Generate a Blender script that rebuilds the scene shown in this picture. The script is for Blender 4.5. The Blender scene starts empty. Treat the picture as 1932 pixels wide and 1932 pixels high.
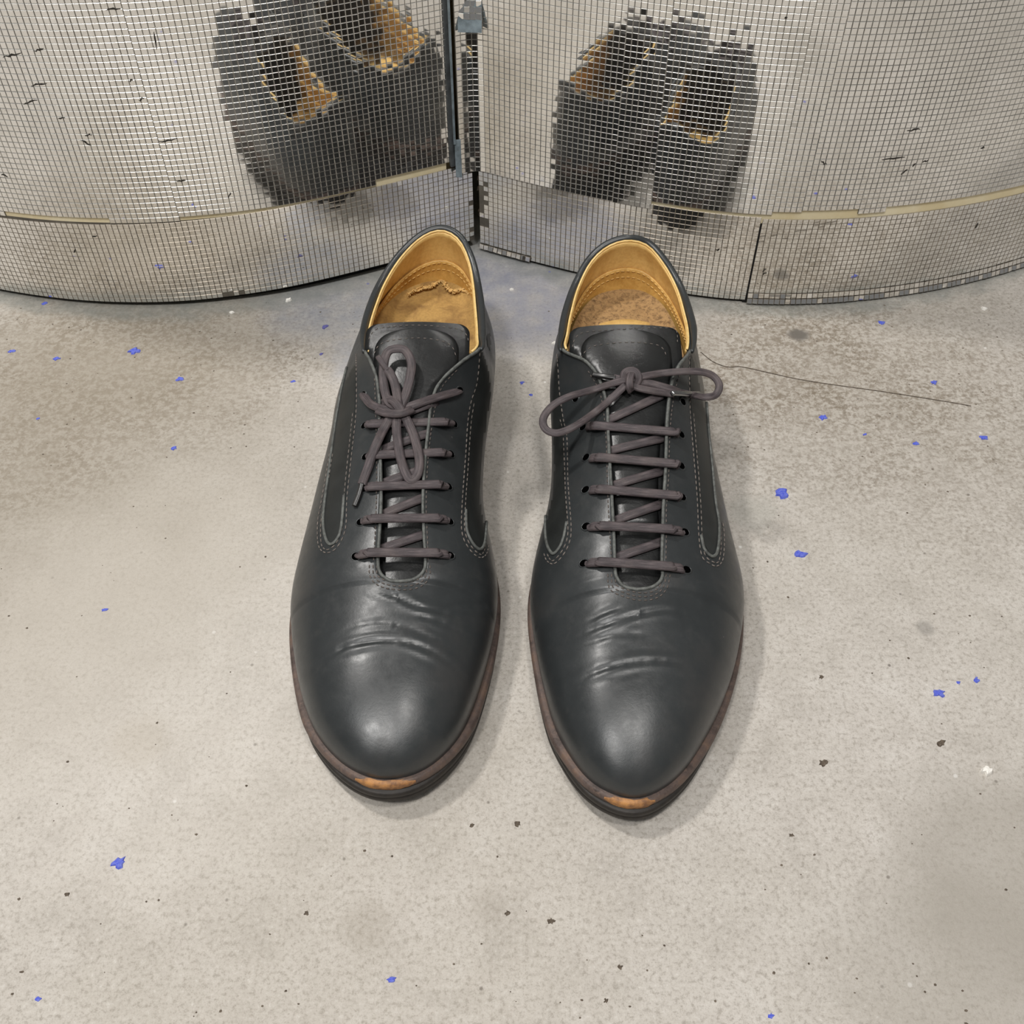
import bpy, bmesh, math, random
from math import sin, cos, tan, pi, sqrt, radians, degrees, atan2, hypot
from mathutils import Vector, Matrix
from mathutils.bvhtree import BVHTree

random.seed(11)
SC = bpy.context.scene
COL = SC.collection

# ------------------------------------------------------------------ camera
CAM_H, FPX, PITCH, CXY = 0.40, 1950.0, radians(48), 966.0
S_, C_ = sin(PITCH), cos(PITCH)
cam = bpy.data.cameras.new('camera')
cam.sensor_fit = 'HORIZONTAL'
cam.angle = 2 * math.atan(966 / FPX)
cam.clip_start = 0.01
camo = bpy.data.objects.new('camera', cam)
camo.location = (0, 0, CAM_H)
camo.rotation_euler = (pi / 2 - PITCH, 0, 0)
COL.objects.link(camo)
SC.camera = camo

# ------------------------------------------------------------------ world, lamps, exposure
W = bpy.data.worlds.new('room_light')
SC.world = W
W.use_nodes = True
W.node_tree.nodes['Background'].inputs[0].default_value = (1.0, 0.98, 0.96, 1)
W.node_tree.nodes['Background'].inputs[1].default_value = 0.17


def lamp(name, loc, target, sx, sy, power, col):
    l = bpy.data.lights.new(name, 'AREA')
    l.shape = 'RECTANGLE'
    l.size, l.size_y, l.energy, l.color = sx, sy, power, col
    o = bpy.data.objects.new(name, l)
    o.location = loc
    o.rotation_euler = (Vector(target) - Vector(loc)).to_track_quat('-Z', 'Y').to_euler()
    COL.objects.link(o)


lamp('ceiling_lamp_a', (-0.52, -0.75, 2.3), (-0.5, -0.6, 0), 0.22, 0.22, 21, (1.0, 0.97, 0.935))
lamp('ceiling_lamp_b', (0.30, -0.30, 2.3), (0.3, -0.2, 0), 0.24, 0.24, 14.5, (1.0, 0.97, 0.935))
lamp('ceiling_lamp_c', (-0.95, 0.80, 2.2), (-0.6, 0.6, 0), 0.16, 0.16, 24, (1.0, 0.97, 0.935))
lamp('fluorescent_tube', (-0.65, -0.80, 2.4), (-0.6, -0.6, 0), 1.7, 0.40, 13, (0.96, 0.98, 1.0))

SC.view_settings.view_transform = 'Standard'
SC.view_settings.look = 'None'
SC.view_settings.exposure = 0.0
SC.view_settings.gamma = 1.0
SC.view_settings.use_curve_mapping = False


# ------------------------------------------------------------------ helpers
def G(px, py, z=0.0):
    """point of the place at height z that the photograph shows at pixel (px, py)"""
    t = (py - CXY) / FPX
    w = (CAM_H - z) / (S_ + t * C_)
    return Vector(((px - CXY) / FPX * w, w * (C_ - t * S_), z))


def ray(px, py):
    t = (py - CXY) / FPX
    return Vector(((px - CXY) / FPX, C_ - t * S_, -(S_ + t * C_))).normalized()


CAMV = Vector((0, 0, CAM_H))


def lin(c):
    return tuple(((v / 255) / 12.92 if v / 255 <= 0.04045 else ((v / 255 + 0.055) / 1.055) ** 2.4) for v in c) + (1,)


def cr(pts, n=8, closed=False):
    """Catmull-Rom through pts (any dimension)"""
    P = [tuple(p) for p in pts]
    out = []
    N = len(P)
    segs = N if closed else N - 1
    for i in range(segs):
        if closed:
            a, b, c, d = P[(i - 1) % N], P[i], P[(i + 1) % N], P[(i + 2) % N]
        else:
            a, b, c, d = P[max(i - 1, 0)], P[i], P[i + 1], P[min(i + 2, N - 1)]
        for k in range(n):
            t = k / n
            out.append(tuple(0.5 * (2 * b[j] + (c[j] - a[j]) * t + (2 * a[j] - 5 * b[j] + 4 * c[j] - d[j]) * t * t
                                    + (3 * b[j] - a[j] - 3 * c[j] + d[j]) * t ** 3) for j in range(len(b))))
    if not closed:
        out.append(P[-1])
    return out


def interp(tab, x):
    if x <= tab[0][0]:
        return tab[0][1]
    for (a, va), (b, vb) in zip(tab, tab[1:]):
        if x <= b:
            t = (x - a) / (b - a)
            return va + (vb - va) * t
    return tab[-1][1]


def sinterp(tab, x):
    """smooth interpolation of a table"""
    n = len(tab)
    if x <= tab[0][0]:
        return tab[0][1]
    if x >= tab[-1][0]:
        return tab[-1][1]
    for i in range(n - 1):
        if x <= tab[i + 1][0]:
            x0, y0 = tab[i]
            x1, y1 = tab[i + 1]

            def sl(k):
                if k == 0 or k == n - 1:
                    j = min(k, n - 2)
                    return (tab[j + 1][1] - tab[j][1]) / (tab[j + 1][0] - tab[j][0])
                return (tab[k + 1][1] - tab[k - 1][1]) / (tab[k + 1][0] - tab[k - 1][0])
            h = x1 - x0
            t = (x - x0) / h
            m0, m1 = sl(i) * h, sl(i + 1) * h
            return ((2 * t ** 3 - 3 * t ** 2 + 1) * y0 + (t ** 3 - 2 * t ** 2 + t) * m0
                    + (-2 * t ** 3 + 3 * t ** 2) * y1 + (t ** 3 - t ** 2) * m1)


def resample(pts, step):
    P = [Vector(p) for p in pts]
    out = [P[0].copy()]
    acc = 0.0
    for a, b in zip(P, P[1:]):
        L = (b - a).length
        d = step - acc
        while d <= L and L > 0:
            out.append(a.lerp(b, d / L))
            d += step
        acc = L - (d - step)
    return out


def obj(name, verts, faces, mat, parent=None, smooth=True):
    me = bpy.data.meshes.new(name)
    me.from_pydata([tuple(v) for v in verts], [], faces)
    me.update()
    if smooth:
        me.polygons.foreach_set('use_smooth', [True] * len(me.polygons))
    for m in (mat if isinstance(mat, (list, tuple)) else [mat]):
        me.materials.append(m)
    o = bpy.data.objects.new(name, me)
    COL.objects.link(o)
    if parent is not None:
        o.parent = parent
        root = parent
        off = Vector((0, 0, 0))
        while root is not None:
            off += root.location
            root = root.parent
        me.transform(Matrix.Translation(-off))
    return o


def fix_normals(o):
    bm = bmesh.new()
    bm.from_mesh(o.data)
    bmesh.ops.recalc_face_normals(bm, faces=bm.faces)
    bm.to_mesh(o.data)
    bm.free()


def empty(name, loc, label, cat, group=None):
    o = bpy.data.objects.new(name, None)
    o.location = loc
    o.empty_display_size = 0.02
    COL.objects.link(o)
    tag(o, label, cat, group)
    return o


def tag(o, label, cat, group=None, kind='thing'):
    o['label'] = label
    o['category'] = cat
    o['kind'] = kind
    if group:
        o['group'] = group


class MB:
    def __init__(self):
        self.v, self.f, self.c = [], [], {}

    def add(self, v, f):
        k = len(self.v)
        self.v += [Vector(p) for p in v]
        self.f += [tuple(i + k for i in q) for q in f]

    def tube(self, pts, a, b, normals=None, n=10, cap=True, taper=None, groove=False):
        """sweep an ellipse: half-width a across, half-thickness b along the normal"""
        P = [Vector(p) for p in pts]
        N = len(P)
        v, f = [], []
        k0, dist = len(self.v), 0.0
        prev = None
        for i in range(N):
            t = (P[min(i + 1, N - 1)] - P[max(i - 1, 0)])
            if t.length < 1e-9:
                t = Vector((0, 1, 0))
            t.normalize()
            if normals is not None:
                nn = Vector(normals[i])
            else:
                nn = prev if prev is not None else Vector((0, 0, 1))
            s = t.cross(nn)
            if s.length < 1e-4:
                s = t.cross(Vector((0, 1, 0.3)))
            s.normalize()
            nn = s.cross(t).normalized()
            prev = nn
            k = taper(i / max(N - 1, 1)) if taper else 1.0
            for j in range(n):
                q = 2 * pi * j / n
                gq = 1.0
                if groove:
                    gq = 1.0 - 0.28 * math.exp(-((cos(q) - 0.0) / 0.22) ** 2) + 0.10 * math.exp(-((abs(cos(q)) - 0.55) / 0.2) ** 2)
                v.append(P[i] + s * (a * k * cos(q)) + nn * (b * k * gq * sin(q)))
                if groove:
                    self.c[k0 + len(v) - 1] = (dist, cos(q) * a, sin(q) * b)
            if i < N - 1:
                dist += (P[i + 1] - P[i]).length
        for i in range(N - 1):
            for j in range(n):
                f.append((i * n + j, i * n + (j + 1) % n, (i + 1) * n + (j + 1) % n, (i + 1) * n + j))
        if cap:
            f.append(tuple(range(n - 1, -1, -1)))
            f.append(tuple((N - 1) * n + j for j in range(n)))
        self.add(v, f)

    def box(self, c, ax, ay, az):
        """box from centre and three half-axis vectors"""
        c, ax, ay, az = Vector(c), Vector(ax), Vector(ay), Vector(az)
        v = [c + ax * i + ay * j + az * k for k in (-1, 1) for j in (-1, 1) for i in (-1, 1)]
        self.add(v, [(0, 2, 3, 1), (4, 5, 7, 6), (0, 1, 5, 4), (2, 6, 7, 3), (0, 4, 6, 2), (1, 3, 7, 5)])

    def build(self, name, mat, parent=None, smooth=True, kind=None, label=None):
        o = obj(name, self.v, self.f, mat, parent, smooth)
        if self.c:
            at = o.data.attributes.new('cord', 'FLOAT_VECTOR', 'POINT')
            for i, q in self.c.items():
                at.data[i].vector = q
        if kind:
            o['kind'] = kind
        if label:
            o['label'] = label
        return o


# ------------------------------------------------------------------ materials
class NT:
    def __init__(self, name):
        self.m = bpy.data.materials.new(name)
        self.m.use_nodes = True
        self.t = self.m.node_tree
        self.bsdf = self.t.nodes['Principled BSDF']

    def n(self, kind, **kw):
        nd = self.t.nodes.new(kind)
        for k, v in kw.items():
            if k.startswith('i_'):
                key = k[2:]
                nd.inputs[int(key) if key.isdigit() else key.replace('_', ' ')].default_value = v
            else:
                setattr(nd, k, v)
        return nd

    def l(self, a, b):
        self.t.links.new(a, b)

    def noise(self, vec, scale, detail=4, rough=0.55, dist=0.0):
        nd = self.n('ShaderNodeTexNoise')
        nd.inputs['Scale'].default_value = scale
        nd.inputs['Detail'].default_value = detail
        nd.inputs['Roughness'].default_value = rough
        nd.inputs['Distortion'].default_value = dist
        if vec is not None:
            self.l(vec, nd.inputs['Vector'])
        return nd.outputs['Fac']

    def ramp(self, fac, stops, interp='LINEAR'):
        nd = self.n('ShaderNodeValToRGB')
        nd.color_ramp.interpolation = interp
        el = nd.color_ramp.elements
        while len(el) < len(stops):
            el.new(0.5)
        for e, (p, c) in zip(el, stops):
            e.position = p
            e.color = c if len(c) == 4 else tuple(c) + (1,)
        self.l(fac, nd.inputs[0])
        return nd.outputs[0]

    def mix(self, fac, a, b, mode='MIX'):
        nd = self.n('ShaderNodeMix', data_type='RGBA', blend_type=mode)
        for sock, val in ((nd.inputs[0], fac), (nd.inputs[6], a), (nd.inputs[7], b)):
            if hasattr(val, 'is_output'):
                self.l(val, sock)
            else:
                sock.default_value = val
        return nd.outputs[2]

    def math(self, op, a, b=0.0, clamp=False):
        nd = self.n('ShaderNodeMath', operation=op, use_clamp=clamp)
        for sock, val in ((nd.inputs[0], a), (nd.inputs[1], b)):
            if hasattr(val, 'is_output'):
                self.l(val, sock)
            else:
                sock.default_value = val
        return nd.outputs[0]

    def bump(self, height, strength, dist, prev=None):
        nd = self.n('ShaderNodeBump')
        nd.inputs['Strength'].default_value = strength
        nd.inputs['Distance'].default_value = dist
        self.l(height, nd.inputs['Height'])
        if prev is not None:
            self.l(prev, nd.inputs['Normal'])
        return nd.outputs['Normal']

    def set(self, **kw):
        for k, v in kw.items():
            key = k.replace('_', ' ')
            s = self.bsdf.inputs[key]
            if hasattr(v, 'is_output'):
                self.l(v, s)
            else:
                s.default_value = v
        return self.m

    def pos(self):
        return self.n('ShaderNodeNewGeometry').outputs['Position']


def spot(N, pos, c, r, soft, warp=0.0, wscale=40, sy=1.0):
    """mask: 1 inside an irregular patch of radius r round c on the ground"""
    sub = N.n('ShaderNodeVectorMath', operation='SUBTRACT')
    N.l(pos, sub.inputs[0])
    sub.inputs[1].default_value = (c[0], c[1], 0)
    sc = N.n('ShaderNodeVectorMath', operation='MULTIPLY')
    N.l(sub.outputs[0], sc.inputs[0])
    sc.inputs[1].default_value = (1, sy, 0)
    ln = N.n('ShaderNodeVectorMath', operation='LENGTH')
    N.l(sc.outputs[0], ln.inputs[0])
    d = ln.outputs['Value']
    if warp:
        nz = N.noise(pos, wscale, 4, 0.6)
        d = N.math('ADD', d, N.math('MULTIPLY', N.math('SUBTRACT', nz, 0.5), warp))
    mr = N.n('ShaderNodeMapRange')
    mr.interpolation_type = 'SMOOTHSTEP'
    N.l(d, mr.inputs[0])
    mr.inputs[1].default_value = r + soft
    mr.inputs[2].default_value = max(r - soft, 0.0)
    return mr.outputs[0]


LCOL = (-0.231, 0.813, 0.277)
RCOL = (0.172, 0.845, 0.306)


def concrete():
    N = NT('worn_concrete')
    p = N.pos()
    big = N.noise(p, 7, 4, 0.6)
    mid = N.noise(p, 38, 6, 0.65, 0.4)
    fine = N.noise(p, 460, 5, 0.78, 0.1)
    grain = N.noise(p, 1300, 3, 0.7)
    base = N.ramp(mid, [(0.25, lin((178, 172, 164))), (0.5, lin((196, 190, 182))), (0.75, lin((208, 203, 196)))])
    base = N.mix(N.ramp(big, [(0.35, (0, 0, 0)), (0.7, (0.55, 0.55, 0.55))]), base, lin((184, 178, 167)))
    base = N.mix(N.ramp(fine, [(0.36, (0.75, 0.75, 0.75)), (0.5, (0, 0, 0))]), base, lin((150, 143, 133)))
    base = N.mix(N.ramp(fine, [(0.56, (0, 0, 0)), (0.74, (0.8, 0.8, 0.8))]), base, lin((220, 216, 209)))
    base = N.mix(N.ramp(grain, [(0.3, (0.5, 0.5, 0.5)), (0.45, (0, 0, 0))]), base, lin((150, 142, 131)))
    # small dark pits and mineral specks
    vo = N.n('ShaderNodeTexVoronoi', feature='F1')
    vo.inputs['Scale'].default_value = 120
    N.l(p, vo.inputs['Vector'])
    pit = N.ramp(vo.outputs['Distance'], [(0.05, (1, 1, 1)), (0.12, (0, 0, 0))])
    rar = N.ramp(vo.outputs['Color'], [(0.72, (0, 0, 0)), (0.76, (1, 1, 1))], 'CONSTANT')
    base = N.mix(N.math('MULTIPLY', N.math('MULTIPLY', pit, rar), 0.75), base, lin((92, 84, 76)))
    vo2 = N.n('ShaderNodeTexVoronoi', feature='F1')
    vo2.inputs['Scale'].default_value = 95
    N.l(p, vo2.inputs['Vector'])
    wh = N.ramp(vo2.outputs['Distance'], [(0.06, (1, 1, 1)), (0.11, (0, 0, 0))])
    rw = N.ramp(vo2.outputs['Color'], [(0.78, (0, 0, 0)), (0.8, (1, 1, 1))], 'CONSTANT')
    base = N.mix(N.math('MULTIPLY', N.math('MULTIPLY', wh, rw), 0.7), base, lin((240, 238, 234)))
    # rough worn areas where the aggregate shows dark
    wear_n = N.ramp(N.noise(p, 230, 6, 0.8, 0.25), [(0.42, (1, 1, 1)), (0.55, (0, 0, 0))])
    wear_h = N.ramp(N.noise(p, 28, 4, 0.6), [(0.35, (0.35, 0.35, 0.35)), (0.65, (1, 1, 1))])
    for px, py, r, amt in ((60, 740, 0.085, 0.95), (190, 690, 0.07, 0.85), (430, 650, 0.06, 0.8), (1420, 700, 0.06, 0.6),
                           (1600, 760, 0.09, 0.5), (1850, 720, 0.10, 0.45), (1480, 610, 0.05, 0.5), (40, 860, 0.05, 0.5)):
        c = G(px, py)
        m = spot(N, p, c, r, r * 0.75, 0.06, 22)
        m = N.math('MULTIPLY', N.math('MULTIPLY', N.math('MULTIPLY', m, wear_n), wear_h), amt)
        base = N.mix(m, base, lin((112, 99, 82)))
        m2 = N.math('MULTIPLY', spot(N, p, c, r * 0.9, r * 0.8, 0.05, 30), 0.28 * amt)
        base = N.mix(m2, base, lin((140, 130, 114)))
    for px, py, r, amt in ((120, 900, 0.13, 0.42), (60, 1150, 0.10, 0.28), (250, 620, 0.09, 0.30)):  # broad darker tone over the left floor
        m = N.math('MULTIPLY', spot(N, p, G(px, py), r, r * 0.35, 0.07, 14), amt)
        base = N.mix(m, base, lin((158, 149, 134)))
    # oily or paint stains with their own outlines
    for px, py, r, amt, colr in ((1507, 632, 0.0058, 0.95, (104, 99, 92)), (690, 1745, 0.009, 0.22, (140, 130, 116)),
                                 (920, 1710, 0.007, 0.18, (146, 138, 126)), (1745, 1185, 0.004, 0.5, (120, 116, 110)),
                                 (1420, 965, 0.012, 0.35, (160, 160, 152)), (260, 1400, 0.012, 0.25, (160, 148, 128)),
                                 (1960, 1660, 0.050, 0.55, (158, 152, 142)), (1830, 1830, 0.045, 0.5, (158, 152, 142)),
                                 (600, 1750, 0.10, 0.12, (170, 160, 140)), (330, 1240, 0.10, 0.25, (222, 216, 206))):
        m = N.math('MULTIPLY', spot(N, p, G(px, py), r, r * 0.45, r * 0.9, 90 if r < 0.02 else 25), amt)
        base = N.mix(m, base, lin(colr))
    # blue grey paint overspray round the foot of the columns
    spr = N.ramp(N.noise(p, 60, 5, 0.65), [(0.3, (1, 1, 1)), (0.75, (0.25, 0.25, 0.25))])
    for px, py, r, amt, colr in ((985, 570, 0.048, 0.85, (146, 149, 165)), (620, 570, 0.038, 0.75, (132, 138, 150)),
                                 (930, 480, 0.035, 0.7, (116, 121, 135)), (700, 690, 0.02, 0.75, (168, 170, 178)),
                                 (655, 655, 0.012, 0.6, (160, 164, 174))):
        m = N.math('MULTIPLY', N.math('MULTIPLY', spot(N, p, G(px, py), r, r * 0.5, 0.03, 45), spr), amt)
        base = N.mix(m, base, lin(colr))
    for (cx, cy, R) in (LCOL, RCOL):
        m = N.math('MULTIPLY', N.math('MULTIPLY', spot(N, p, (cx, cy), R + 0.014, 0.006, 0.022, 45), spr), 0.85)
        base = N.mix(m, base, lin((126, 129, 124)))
    blu = N.n('ShaderNodeTexVoronoi', feature='F1')
    blu.inputs['Scale'].default_value = 150
    N.l(p, blu.inputs['Vector'])
    bm = N.ramp(blu.outputs['Distance'], [(0.10, (1, 1, 1)), (0.2, (0, 0, 0))])
    br = N.ramp(blu.outputs['Color'], [(0.80, (0, 0, 0)), (0.83, (1, 1, 1))], 'CONSTANT')
    near = spot(N, p, (-0.02, 0.68), 0.17, 0.06, 0.08, 20)
    base = N.mix(N.math('MULTIPLY', N.math('MULTIPLY', N.math('MULTIPLY', bm, br), near), 0.75), base, lin((96, 100, 168)))
    h = N.math('ADD', N.math('MULTIPLY', mid, 0.6), N.math('MULTIPLY', fine, 0.5))
    nrm = N.bump(h, 0.35, 0.0015)
    nrm = N.bump(grain, 0.25, 0.0004, nrm)
    return N.set(Base_Color=base, Roughness=0.72, Normal=nrm)


def leather():
    N = NT('black_leather')
    p = N.n('ShaderNodeTexCoord').outputs['Object']
    big = N.noise(p, 26, 4, 0.6)
    mid = N.noise(p, 130, 5, 0.65)
    fine = N.noise(p, 900, 3, 0.6)
    c = N.ramp(big, [(0.3, lin((40, 43, 44))), (0.55, lin((49, 52, 53))), (0.8, lin((62, 61, 60)))])
    c = N.mix(N.ramp(mid, [(0.55, (0, 0, 0)), (0.85, (0.5, 0.5, 0.5))]), c, lin((66, 66, 65)))
    vo = N.n('ShaderNodeTexVoronoi')
    vo.inputs['Scale'].default_value = 130
    N.l(p, vo.inputs['Vector'])
    sc = N.ramp(vo.outputs['Distance'], [(0.03, (1, 1, 1)), (0.07, (0, 0, 0))])
    rr = N.ramp(vo.outputs['Color'], [(0.8, (0, 0, 0)), (0.82, (1, 1, 1))], 'CONSTANT')
    c = N.mix(N.math('MULTIPLY', N.math('MULTIPLY', sc, rr), 0.35), c, lin((120, 120, 118)))
    r = N.ramp(mid, [(0.3, (0.29, 0.29, 0.29)), (0.75, (0.44, 0.44, 0.44))])
    nrm = N.bump(mid, 0.08, 0.0012)
    nrm = N.bump(fine, 0.07, 0.0003, nrm)
    N.bsdf.inputs['Specular IOR Level'].default_value = 0.55
    return N.set(Base_Color=c, Roughness=r, Normal=nrm)


def cord_mat():
    N = NT('waxed_cord')
    at = N.n('ShaderNodeAttribute', attribute_name='cord')
    mp = N.n('ShaderNodeMapping')
    mp.inputs['Scale'].default_value = (110, 1500, 1500)
    N.l(at.outputs['Vector'], mp.inputs['Vector'])
    n1 = N.noise(mp.outputs[0], 1.0, 5, 0.7)
    p = N.n('ShaderNodeTexCoord').outputs['Object']
    n2 = N.noise(p, 160, 4, 0.6)
    c = N.ramp(n1, [(0.3, lin((46, 41, 43))), (0.5, lin((75, 67, 69))), (0.72, lin((106, 96, 97)))])
    c = N.mix(N.ramp(n2, [(0.45, (0, 0, 0)), (0.8, (0.4, 0.4, 0.4))]), c, lin((108, 96, 92)))
    N.bsdf.inputs['Specular IOR Level'].default_value = 0.45
    return N.set(Base_Color=c, Roughness=0.6, Normal=N.bump(n1, 0.5, 0.0006))


def simple(name, rgb, rough=0.6, metal=0.0, var=0.0, scale=200, bump=0.0, rgb2=None, spec=0.5):
    N = NT(name)
    p = N.n('ShaderNodeTexCoord').outputs['Object']
    col = lin(rgb)
    if var or rgb2 or bump:
        nz = N.noise(p, scale, 5, 0.65)
        if rgb2:
            col = N.ramp(nz, [(0.35, lin(rgb)), (0.65, lin(rgb2))])
        elif var:
            col = N.ramp(nz, [(0.3, lin(tuple(max(0, k * (1 - var)) for k in rgb))), (0.7, lin(tuple(min(255, k * (1 + var)) for k in rgb)))])
        if bump:
            N.set(Normal=N.bump(nz, bump, 0.0008))
    N.bsdf.inputs['Specular IOR Level'].default_value = spec
    return N.set(Base_Color=col, Roughness=rough, Metallic=metal)


def tan_leather(name, a, b, rough, sc):
    N = NT(name)
    p = N.n('ShaderNodeTexCoord').outputs['Object']
    n1 = N.noise(p, sc, 5, 0.65, 0.6)
    n2 = N.noise(p, sc * 9, 4, 0.7)
    c = N.ramp(n1, [(0.3, lin(b)), (0.55, lin(a))])
    c = N.mix(N.ramp(n2, [(0.4, (0.35, 0.35, 0.35)), (0.6, (0, 0, 0))]), c, lin(b))
    return N.set(Base_Color=c, Roughness=rough, Normal=N.bump(n2, 0.2, 0.0006))


def welt_mat():
    N = NT('worn_welt')
    p = N.pos()
    n1 = N.noise(p, 110, 5, 0.7)
    n2 = N.noise(p, 500, 4, 0.7)
    c = N.ramp(n1, [(0.3, lin((54, 44, 40))), (0.5, lin((92, 78, 72))), (0.7, lin((112, 90, 76)))])
    c = N.mix(N.ramp(n2, [(0.55, (0, 0, 0)), (0.75, (0.6, 0.6, 0.6))]), c, lin((130, 108, 94)))
    return N.set(Base_Color=c, Roughness=0.6, Normal=N.bump(n2, 0.3, 0.0006))


def mirror():
    N = NT('mirror_foil')
    p = N.n('ShaderNodeNewGeometry').outputs['Position']
    n1 = N.noise(p, 22, 5, 0.6)
    c = N.ramp(n1, [(0.3, (0.80, 0.795, 0.77)), (0.7, (0.93, 0.925, 0.91))])
    smear = N.ramp(N.noise(p, 300, 4, 0.75), [(0.62, (0, 0, 0)), (0.8, (0.5, 0.5, 0.5))])
    c = N.mix(smear, c, (0.45, 0.43, 0.39, 1))
    hz = N.n('ShaderNodeBsdfGlossy')
    hz.inputs['Color'].default_value = (0.85, 0.85, 0.84, 1)
    hz.inputs['Roughness'].default_value = 0.32
    mx = N.n('ShaderNodeMixShader')
    mx.inputs[0].default_value = 0.08
    N.l(N.bsdf.outputs[0], mx.inputs[1])
    N.l(hz.outputs[0], mx.inputs[2])
    N.l(mx.outputs[0], N.t.nodes['Material Output'].inputs['Surface'])
    r = N.ramp(N.noise(p, 60, 4, 0.6), [(0.3, (0.015, 0.015, 0.015)), (0.8, (0.06, 0.06, 0.06))])
    return N.set(Base_Color=c, Roughness=r, Metallic=1.0)


M = {
    'floor': concrete(),
    'leather': leather(),
    'panel': simple('dark_leather', (37, 39, 38), 0.46, var=0.15, scale=90, bump=0.1),
    'edge': simple('raw_leather_edge', (86, 88, 85), 0.6, var=0.3, scale=400, bump=0.2),
    'tongue': simple('smooth_black_leather', (25, 26, 26), 0.33, var=0.3, scale=160, bump=0.25, spec=0.55),
    'stitch': simple('grey_thread', (112, 104, 98), 0.75, var=0.2, scale=600),
    'dstitch': simple('dark_thread', (92, 84, 79), 0.75, var=0.2, scale=600),
    'lace': cord_mat(),
    'aglet': simple('clear_tip', (30, 29, 29), 0.28, spec=0.6),
    'metal_aglet': simple('steel_tip', (150, 150, 150), 0.2, metal=0.9),
    'hole': simple('eyelet_dark', (4, 4, 4), 0.9, spec=0.0),
    'nick': simple('eyelet_wear', (104, 102, 98), 0.7),
    'lining': tan_leather('tan_lining', (244, 206, 132), (212, 166, 94), 0.38, 60),
    'rim': tan_leather('lit_rim', (246, 214, 146), (222, 180, 104), 0.4, 200),  # lining tan made paler: light on the top edge put into the colour
    'grip': tan_leather('tan_heel_grip', (224, 180, 102), (186, 138, 66), 0.45, 80),
    'insole': tan_leather('suede_insole', (176, 142, 96), (96, 72, 46), 0.9, 420),
    'insole_b': tan_leather('fabric_insole', (182, 146, 84), (132, 100, 56), 0.85, 90),
    'fray': simple('frayed_edge', (214, 176, 112), 0.8, var=0.2, scale=500),
    'tstitch': simple('pale_thread', (226, 190, 122), 0.7),
    'welt': welt_mat(),
    'toe_wear': simple('bare_toe_leather', (122, 86, 58), 0.6, rgb2=(190, 136, 80), scale=230, bump=0.3),
    'sole': simple('dark_sole', (38, 34, 30), 0.6, var=0.3, scale=200, bump=0.2),
    'rubber': simple('heel_rubber', (26, 25, 25), 0.7),
    'mirror': mirror(),
    'groove': simple('groove_foil', (200, 198, 192), 0.30, metal=0.72, var=0.12, scale=80),
    'sheet': simple('groove_dirt', (96, 91, 82), 0.7, var=0.2, scale=80),
    'groove2': simple('soiled_groove', (146, 137, 124), 0.35, metal=0.5, var=0.2, scale=80),
    'core': simple('cream_board', (240, 229, 196), 0.7, rgb2=(226, 210, 168), scale=45, bump=0.15),
    'black': simple('dark_gap', (14, 12, 10), 0.9),
    'strip': simple('grey_edge_strip', (70, 74, 76), 0.5, var=0.25, scale=120),
    'film': simple('torn_film', (120, 132, 138), 0.25, var=0.2, scale=150),
    'rust': simple('brown_dirt', (50, 40, 30), 0.9, var=0.4, scale=150, bump=0.5),
    'blue': simple('blue_paint', (58, 74, 200), 0.6, rgb2=(112, 124, 206), scale=900),
    'violet': simple('violet_paint', (84, 82, 150), 0.6, rgb2=(110, 108, 168), scale=500),
    'grit': simple('dark_grit', (66, 56, 46), 0.85, rgb2=(120, 108, 94), scale=700, bump=0.4),
    'chalk': simple('pale_crumb', (244, 241, 234), 0.85, var=0.04, scale=500, bump=0.4),
    'scuff': simple('scuff_black', (46, 42, 36), 0.8),
}

# ------------------------------------------------------------------ floor
fl = obj('floor', [(-3, -3, 0), (3, -3, 0), (3, 3, 0), (-3, 3, 0)], [(0, 1, 2, 3)], M['floor'], smooth=False)
fl['kind'] = 'structure'

# ------------------------------------------------------------------ mirror mosaic columns
PITCH_T = 0.0033


# plan of each column face: (x, azimuth of the outward normal in degrees from -Y towards +X)
PROF = {'L': [(-0.52, -85), (-0.50, -62), (-0.46, -42), (-0.38, -25), (-0.33, -16), (-0.29, -11), (-0.26, -5), (-0.235, -0.5), (-0.20, 7), (-0.165, 12.5),
              (-0.13, 20), (-0.11, 23.5), (-0.03, 26.5), (0.0, 27)],
        'R': [(-0.05, -27), (-0.02, -26.5), (0.02, -24), (0.06, -20.5), (0.10, -16.5), (0.13, -10.5), (0.15, -4), (0.18, 2), (0.215, 8), (0.25, 13),
              (0.29, 19), (0.34, 26), (0.41, 40), (0.46, 60), (0.485, 85)]}
ANCH = {'L': (-0.2265, 0.5356), 'R': (0.16, 0.5390)}


def col_path(k, x0, x1, dR=0.0, step=PITCH_T):
    """tile column centres along a column face from x0 to x1, moved out by dR"""
    ds = 0.0002

    def walk(sgn, xe):
        x, y = ANCH[k]
        out = [(x, y)]
        while (x - xe) * sgn < 0 and len(out) < 6000:
            a = radians(interp(PROF[k], x))
            x += sgn * ds * cos(a)
            y += sgn * ds * sin(a)
            out.append((x, y))
        return out
    pts = walk(-1, min(x0, ANCH[k][0]) - 0.004)[::-1][:-1] + walk(1, max(x1, ANCH[k][0]) + 0.004)
    pts = [p for p in pts if x0 <= p[0] <= x1]
    n = int(step / ds + 0.5)
    res = []
    for i in range(n // 2, len(pts), n):
        x, y = pts[i]
        a = radians(interp(PROF[k], x))
        nn = Vector((sin(a), -cos(a), 0))
        res.append((Vector((x, y, 0)) + nn * dR, nn))
    return res


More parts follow.
